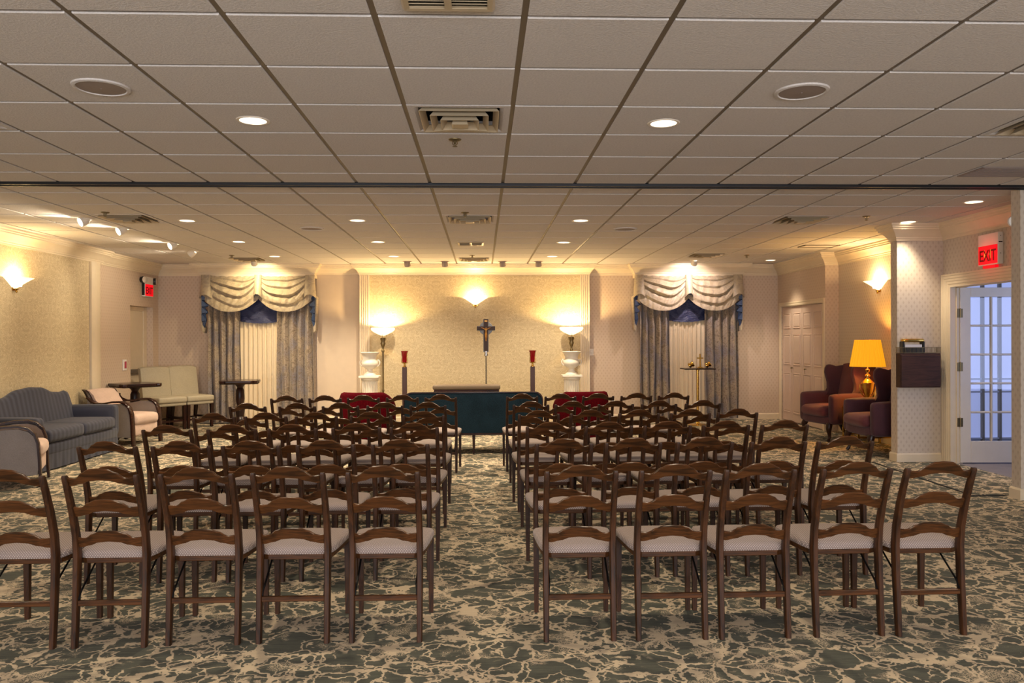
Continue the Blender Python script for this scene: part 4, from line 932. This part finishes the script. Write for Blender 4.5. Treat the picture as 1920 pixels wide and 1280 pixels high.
def urn(x, y, label):
    t = thing('urn', label, 'urn', (x, y, .842), 0, 'white two-handled urns')
    MB().lathe([(.105, 0), (.105, .015), (.09, .03), (.06, .05), (.042, .085), (.045, .10), (.075, .12), (.125, .155), (.138, .19), (.130, .225), (.112, .25), (.108, .28), (.115, .32), (.135, .355), (.158, .372), (.160, .385), (.150, .388), (.12, .36), (.10, .31), (.09, .25), (.02, .2)], 32).build('body', M['plaster'], t, 45)
    for s in (-1, 1):
        MB().tube([(s*.10, 0, .16), (s*.135, 0, .155), (s*.16, 0, .185), (s*.165, 0, .225), (s*.145, 0, .255), (s*.120, 0, .25), (s*.125, 0, .228), (s*.14, 0, .225)], .0105, 8).build('handle', M['plaster'], t, 60)
for x, y, s in ((-1.865, 13.2, 'left of the altar'), (1.49, 13.15, 'right of the altar')):
    column(x, y, 'white fluted pedestal under the urn ' + s); urn(x, y, 'white two-handled urn on its pedestal ' + s)
def candle_stand(x, y, label):
    t = thing('candle_stand', label, 'candle stand', (x, y, 0), 0, 'candle stands with red glasses')
    MB().cbox(-.13, .13, -.13, .13, 0, .03, .004).build('base', M['post'], t)
    MB().cbox(-.036, .036, -.036, .036, .03, 1.0, .003).build('post', M['post'], t)
    MB().lathe([(.03, 1.0), (.03, 1.008), (.014, 1.018), (.018, 1.035), (.012, 1.05), (.05, 1.062), (.055, 1.070), (.012, 1.074)], 16).build('socket', M['brass'], t, 40)
    b = MB()
    for k in range(4):
        a = pi/4+k*pi/2; b.tube([(.05*cos(a), .05*sin(a), 1.066), (.064*cos(a), .064*sin(a), 1.08), (.056*cos(a), .056*sin(a), 1.16), (.062*cos(a), .062*sin(a), 1.23)], .003, 5)
    b.build('cage', M['brass'], t)
    MB().lathe([(.030, 1.074), (.036, 1.078), (.038, 1.15), (.046, 1.215), (.060, 1.255), (.056, 1.255), (.042, 1.21), (.033, 1.15), (.030, 1.085)], 24).build('red_glass', M['redglass'], t, 50)
candle_stand(-1.232, 12.6, 'brown candle stand with red glass left of the altar')
candle_stand(.804, 12.6, 'brown candle stand with red glass right of the altar')
# crucifix on a chrome pole
t = thing('crucifix_stand', 'dark crucifix on a chrome pole before the damask panel', 'crucifix', (.063, 12.9, 0))
MB().lathe([(.17, 0), (.17, .012), (.10, .03), (.03, .045), (.016, .06)], 24).build('base', M['chrome'], t, 40)
MB().lathe([(.014, .06), (.014, 1.15), (.02, 1.16), (.036, 1.172), (.036, 1.19), (.024, 1.20), (.024, 1.245)], 14).build('pole', M['chrome'], t, 40)
b = MB(); b.cbox(-.044, .044, -.004, .024, 1.225, 1.765, .004).cbox(-.15, .15, -.0035, .0235, 1.578, 1.652, .004); b.build('cross_backing', M['halo'], t)
MB().lathe([(.001, -.004), (.108, -.004), (.112, 0), (.108, .004), (.001, .004)], 30, m=Matrix.Translation((0, .012, 1.615)) @ Matrix.Rotation(pi/2, 4, 'X')).build('halo_ring', M['halo'], t, 40)
b = MB(); b.cbox(-.036, .036, -.024, -.004, 1.245, 1.765, .004).cbox(-.148, .148, -.0235, -.0045, 1.584, 1.646, .004); b.build('cross', M['darkcross'], t)
b = MB(); b.box(-.022, .022, -.028, -.024, 1.722, 1.742); b.build('scroll', M['gold'], t)
# the small figure: one continuous skinned body
pts = [(0, -.042, 1.500), (0, -.044, 1.545), (0, -.044, 1.590), (0, -.046, 1.612), (.004, -.050, 1.636), (.030, -.040, 1.600), (.062, -.036, 1.618), (.100, -.034, 1.634), (-.030, -.040, 1.600), (-.062, -.036, 1.618), (-.100, -.034, 1.634),
       (.014, -.046, 1.480), (.014, -.056, 1.420), (.006, -.044, 1.352), (.004, -.050, 1.325), (-.014, -.046, 1.480), (-.012, -.056, 1.420), (-.005, -.044, 1.352), (-.003, -.050, 1.325)]
eds = [(0, 1), (1, 2), (2, 3), (3, 4), (2, 5), (5, 6), (6, 7), (2, 8), (8, 9), (9, 10), (0, 11), (11, 12), (12, 13), (13, 14), (0, 15), (15, 16), (16, 17), (17, 18)]
rad = [.019, .017, .021, .008, .014, .009, .007, .004, .009, .007, .004, .013, .011, .007, .004, .013, .011, .007, .004]
pts = [(x*.78, y, 1.628+(z-1.636)*.72) for x, y, z in pts]; rad = [r*.78 for r in rad]
me = bpy.data.meshes.new('figure'); me.from_pydata(pts, eds, []); me.materials.append(M['gold'])
o = link('figure', me, t); sk = o.modifiers.new('skin', 'SKIN'); ss = o.modifiers.new('smooth', 'SUBSURF'); ss.levels = ss.render_levels = 1
for i, r in enumerate(rad): me.skin_vertices[0].data[i].radius = (r, r)
me.skin_vertices[0].data[0].use_root = True
# kneeler
t = thing('kneeler', 'kneeler with a taupe padded top behind the teal loveseat', 'kneeler', (-.237, 12.0, 0))
MB().rbox(-.51, .51, -.13, .13, .675, .75, .03, 6, (0, 0, .006)).build('arm_pad', M['pad'], t, 60)
MB().cbox(-.49, .49, -.12, .12, .64, .676, .004).build('top_board', M['mahogx'], t)
for s in (-1, 1): MB().cbox(s*.45-.02, s*.45+.02, -.10, .10, .0, .64, .004).cbox(s*.45-.021, s*.45+.021, .10, .55, .0, .08, .004).build('side_panel', M['mahog'], t)
MB().cbox(-.43, .43, .0, .02, .10, .64, .003).build('front_panel', M['mahogx'], t)
MB().rbox(-.42, .42, .26, .52, .06, .15, .03, 5).build('knee_pad', M['pad'], t, 60)
# brass cross stand
t = thing('altar_stand', 'slim brass stand with a small wooden top before the right drapery', 'stand', (3.563, 12.95, 0))
MB().lathe([(.16, 0), (.16, .012), (.12, .022), (.04, .035), (.022, .06)], 26).build('base', M['brass'], t, 40)
MB().lathe([(.020, .05), (.020, .90), (.03, .905), (.03, .925)], 14).build('pole', M['brass'], t, 40)
MB().cbox(-.255, .255, -.17, .17, .925, .945, .004).build('top', M['mahogx'], t)
t = thing('standing_cross', 'small brass cross standing on the slim brass stand', 'cross', (3.598, 12.93, .945))
MB().cbox(-.05, .05, -.035, .035, 0, .012, .002).cbox(-.03, .03, -.022, .022, .012, .024, .002).build('base', M['brass'], t)
MB().cbox(-.011, .011, -.007, .007, .024, .235, .002).cbox(-.052, .052, -.0065, .0065, .155, .176, .002).build('cross', M['brass'], t)
for x, s in ((3.437, 'left'), (3.72, 'right')):
    t = thing('votive_holder', 'small brass votive holder on the slim stand, %s of the brass cross' % s, 'candle holder', (x, 12.93, .996), 0, 'votive holders on the slim stand', (0, R(62), R(-20)))
    MB().lathe([(.036, -.03), (.040, -.026), (.040, .0), (.030, .012), (.042, .03), (.045, .055), (.039, .055), (.034, .035)], 20).build('cup', M['brass'], t, 40)
    MB().lathe([(.030, .030), (.030, .046), (.002, .048)], 14).build('candle', M['white'], t, 40)

# ------------------------------------------------------------------ window draperies
def drapery(xc, hw, side, wx):
    Y = 13.70
    for k, (a, c, s) in enumerate(((-hw+.09, -hw+.62, 'left'), (hw-.65, hw-.04, 'right'))):
        o = MB(); n = 90
        def f(u, v, a=a, c=c):
            w = (c-a)*u; ph = u*4.6*2*pi + .4*sin(3*v); amp = .052+.006*v
            return (xc+a+w+.012*sin(7*v+u*9)*v, Y+.060-amp*(abs(cos(ph*.5))**.7*2-1)-.008*sin(ph*2+1), 2.46-2.43*v)
        o.grid(f, n, 14, (0, .006, 0)); tag(o.build('drape_panel', M['drape'], None, 70), '%s patterned taupe and blue drape of the %s window' % (s, side), 'curtain', 'patterned drape panels')
    o = MB(); a, c = -hw+.58, hw-.60
    o.grid(lambda u, v: (xc+a+(c-a)*u, Y+.174-.014*cos(u*9*2*pi+.5*sin(2.2*v))-.005*sin(u*61), 2.46-2.43*v), 130, 8, (0, .004, 0))
    tag(o.build('sheer_curtain', M['sheer'], None, 70), 'pleated cream sheer curtain of the %s window' % side, 'curtain', 'cream sheer curtains')
    # scalloped ruched shade
    o = MB(); a, c = -hw+.56, hw-.58
    o.grid(lambda u, v: (xc+a+(c-a)*u, Y+.140-.012*sin(v*26+2*sin(u*14))*(.3+.7*v)-.02*sin(pi*u)*v, 2.44-(.665+.045*sin(pi*u)**.8+.006*abs(sin(u*22)))*v), 40, 30, (0, .006, 0))
    tag(o.build('scalloped_shade', M['shade'], None, 70), 'ruched dark blue scalloped shade of the %s window' % side, 'shade', 'scalloped blue shades')
    # swag valance
    t = thing('swag_valance', 'swagged taupe valance with blue lined tails over the %s window' % side, 'valance', (xc, Y, 2.55))
    MB().box(-hw, hw, -.02, .0, -.05, .0).box(-hw, -hw+.02, 0, .19, -.05, 0).box(hw-.02, hw, 0, .19, -.05, 0).build('board', M['trim'], t)
    for s in (-1, 1):
        b = MB()
        def f(u, v, s=s):
            q = 2*u-1; tt = v; k = 1-abs(q)**2.0
            e = .40*tt**3.2; cdrop = .02+.61*tt**1.05
            skew = .10*s*k*(1-tt)          # folds lean to the outer corner
            x = q*.475 - skew
            z = -(e+(cdrop-e)*(1-abs(q)**2.3))
            ph = 4.5*tt**.85+.30*q*s+.12*sin(5*q+3*s)
            saw = ph-math.floor(ph); fold = (saw**.6 if saw < .72 else (.72**.6)*(1-saw)/.28)
            y = -.02-.05*k*tt*(1.4-tt*.6)-.075*fold*min(1, tt*6)*(1+.3*sin(9*tt+2*s))*(.35+.65*k)*(1.0-.55*max(0, tt-.6)/.4)-.005*sin(23*q+9*tt)-.004*sin(41*q*tt+17*tt)
            return (s*(hw*.485)+x*(hw/.96), y, z)
        b.grid(f, 48, 96, (0, .008, .004)); b.build('swag', M['swag'], t, 70)
    # bell jabot in the middle
    def bell(b, x, w0, w1, z1, y0, d):
        n = 20
        secs = [[(x+(w0+(w1-w0)*k**1.4)*cos(pi+pi*i/n), y0-(d*(.5+.9*k))*sin(pi*i/n)**.8+.0, z1*k-(.03*cos(pi*2*i/n) if k == 1 else 0)) for i in range(n+1)] for k in (0, .3, .6, .85, 1)]
        b.loft(secs, False, False); b.loft([[(p[0]*1+(x-p[0])*.06, p[1]+.006, p[2]) for p in q] for q in secs], False, False)
    b = MB(); bell(b, 0, .060, .070, -.36, -.05, .075); b.build('jabot', M['swag'], t, 60)
    b = MB(); b.lathe([(.058, 0), (.062, .012)], 20, m=Matrix.Translation((0, -.085, -.352)) @ Matrix.Diagonal((1, .7, 1, 1))); b.build('jabot_lining', M['navy'], t)
    for s in (-1, 1):
        xo = s*(hw-.07)
        b = MB(); bell(b, xo, .080, .105, -.37, -.04, .07); b.build('cascade_head', M['swag'], t, 60)
        b = MB()       # zigzag tail: pleats folded back and forth, each shorter towards the window
        zz = [(0, 0), (.11, -.05), (.02, -.085), (.10, -.16), (.035, -.20), (.085, -.275), (.045, -.31), (.06, -.41)]
        edge = [(xo+s*(.07-x), -.36+z) for x, z in zz]
        poly = [(xo+s*.085, -.34)] + [(xo+s*.085-s*.02*i/7, -.36-.60*i/7) for i in range(8)] + [p for p in edge[::-1]]
        b.prism(poly, lambda x, z: (x, -.005, z), lambda x, z: (x, .03, z)); b.build('cascade_lining', M['navy'], t)
        b = MB()
        for (x0, z0), (x1, z1) in zip(edge[::2], edge[1::2]):      # folds standing proud
            b.loft([[(xo+s*.08, -.005, z0-.0), (xo+s*.08, -.005, z1-.03), (xo+s*.075, -.05, z1-.02), (xo+s*.075, -.05, z0+.01)], [(x1, -.006, z1+.01), (x1, -.006, z1-.004), (x1, -.012, z1-.004), (x1, -.012, z1+.01)]])
        b.build('cascade_fold', M['navy'], t)
        b = MB(); b.prism([(xo+s*.088, -.36), (xo+s*.105, -.38), (xo+s*.085, -.95), (xo+s*.052, -.99), (xo+s*.045, -.90), (xo+s*.075, -.84)], lambda x, z: (x, -.02, z), lambda x, z: (x, .14, z)); b.build('cascade_tail', M['swag'], t)
drapery(-3.82, .95, 'left', 0)
drapery(3.605, .94, 'right', 0)
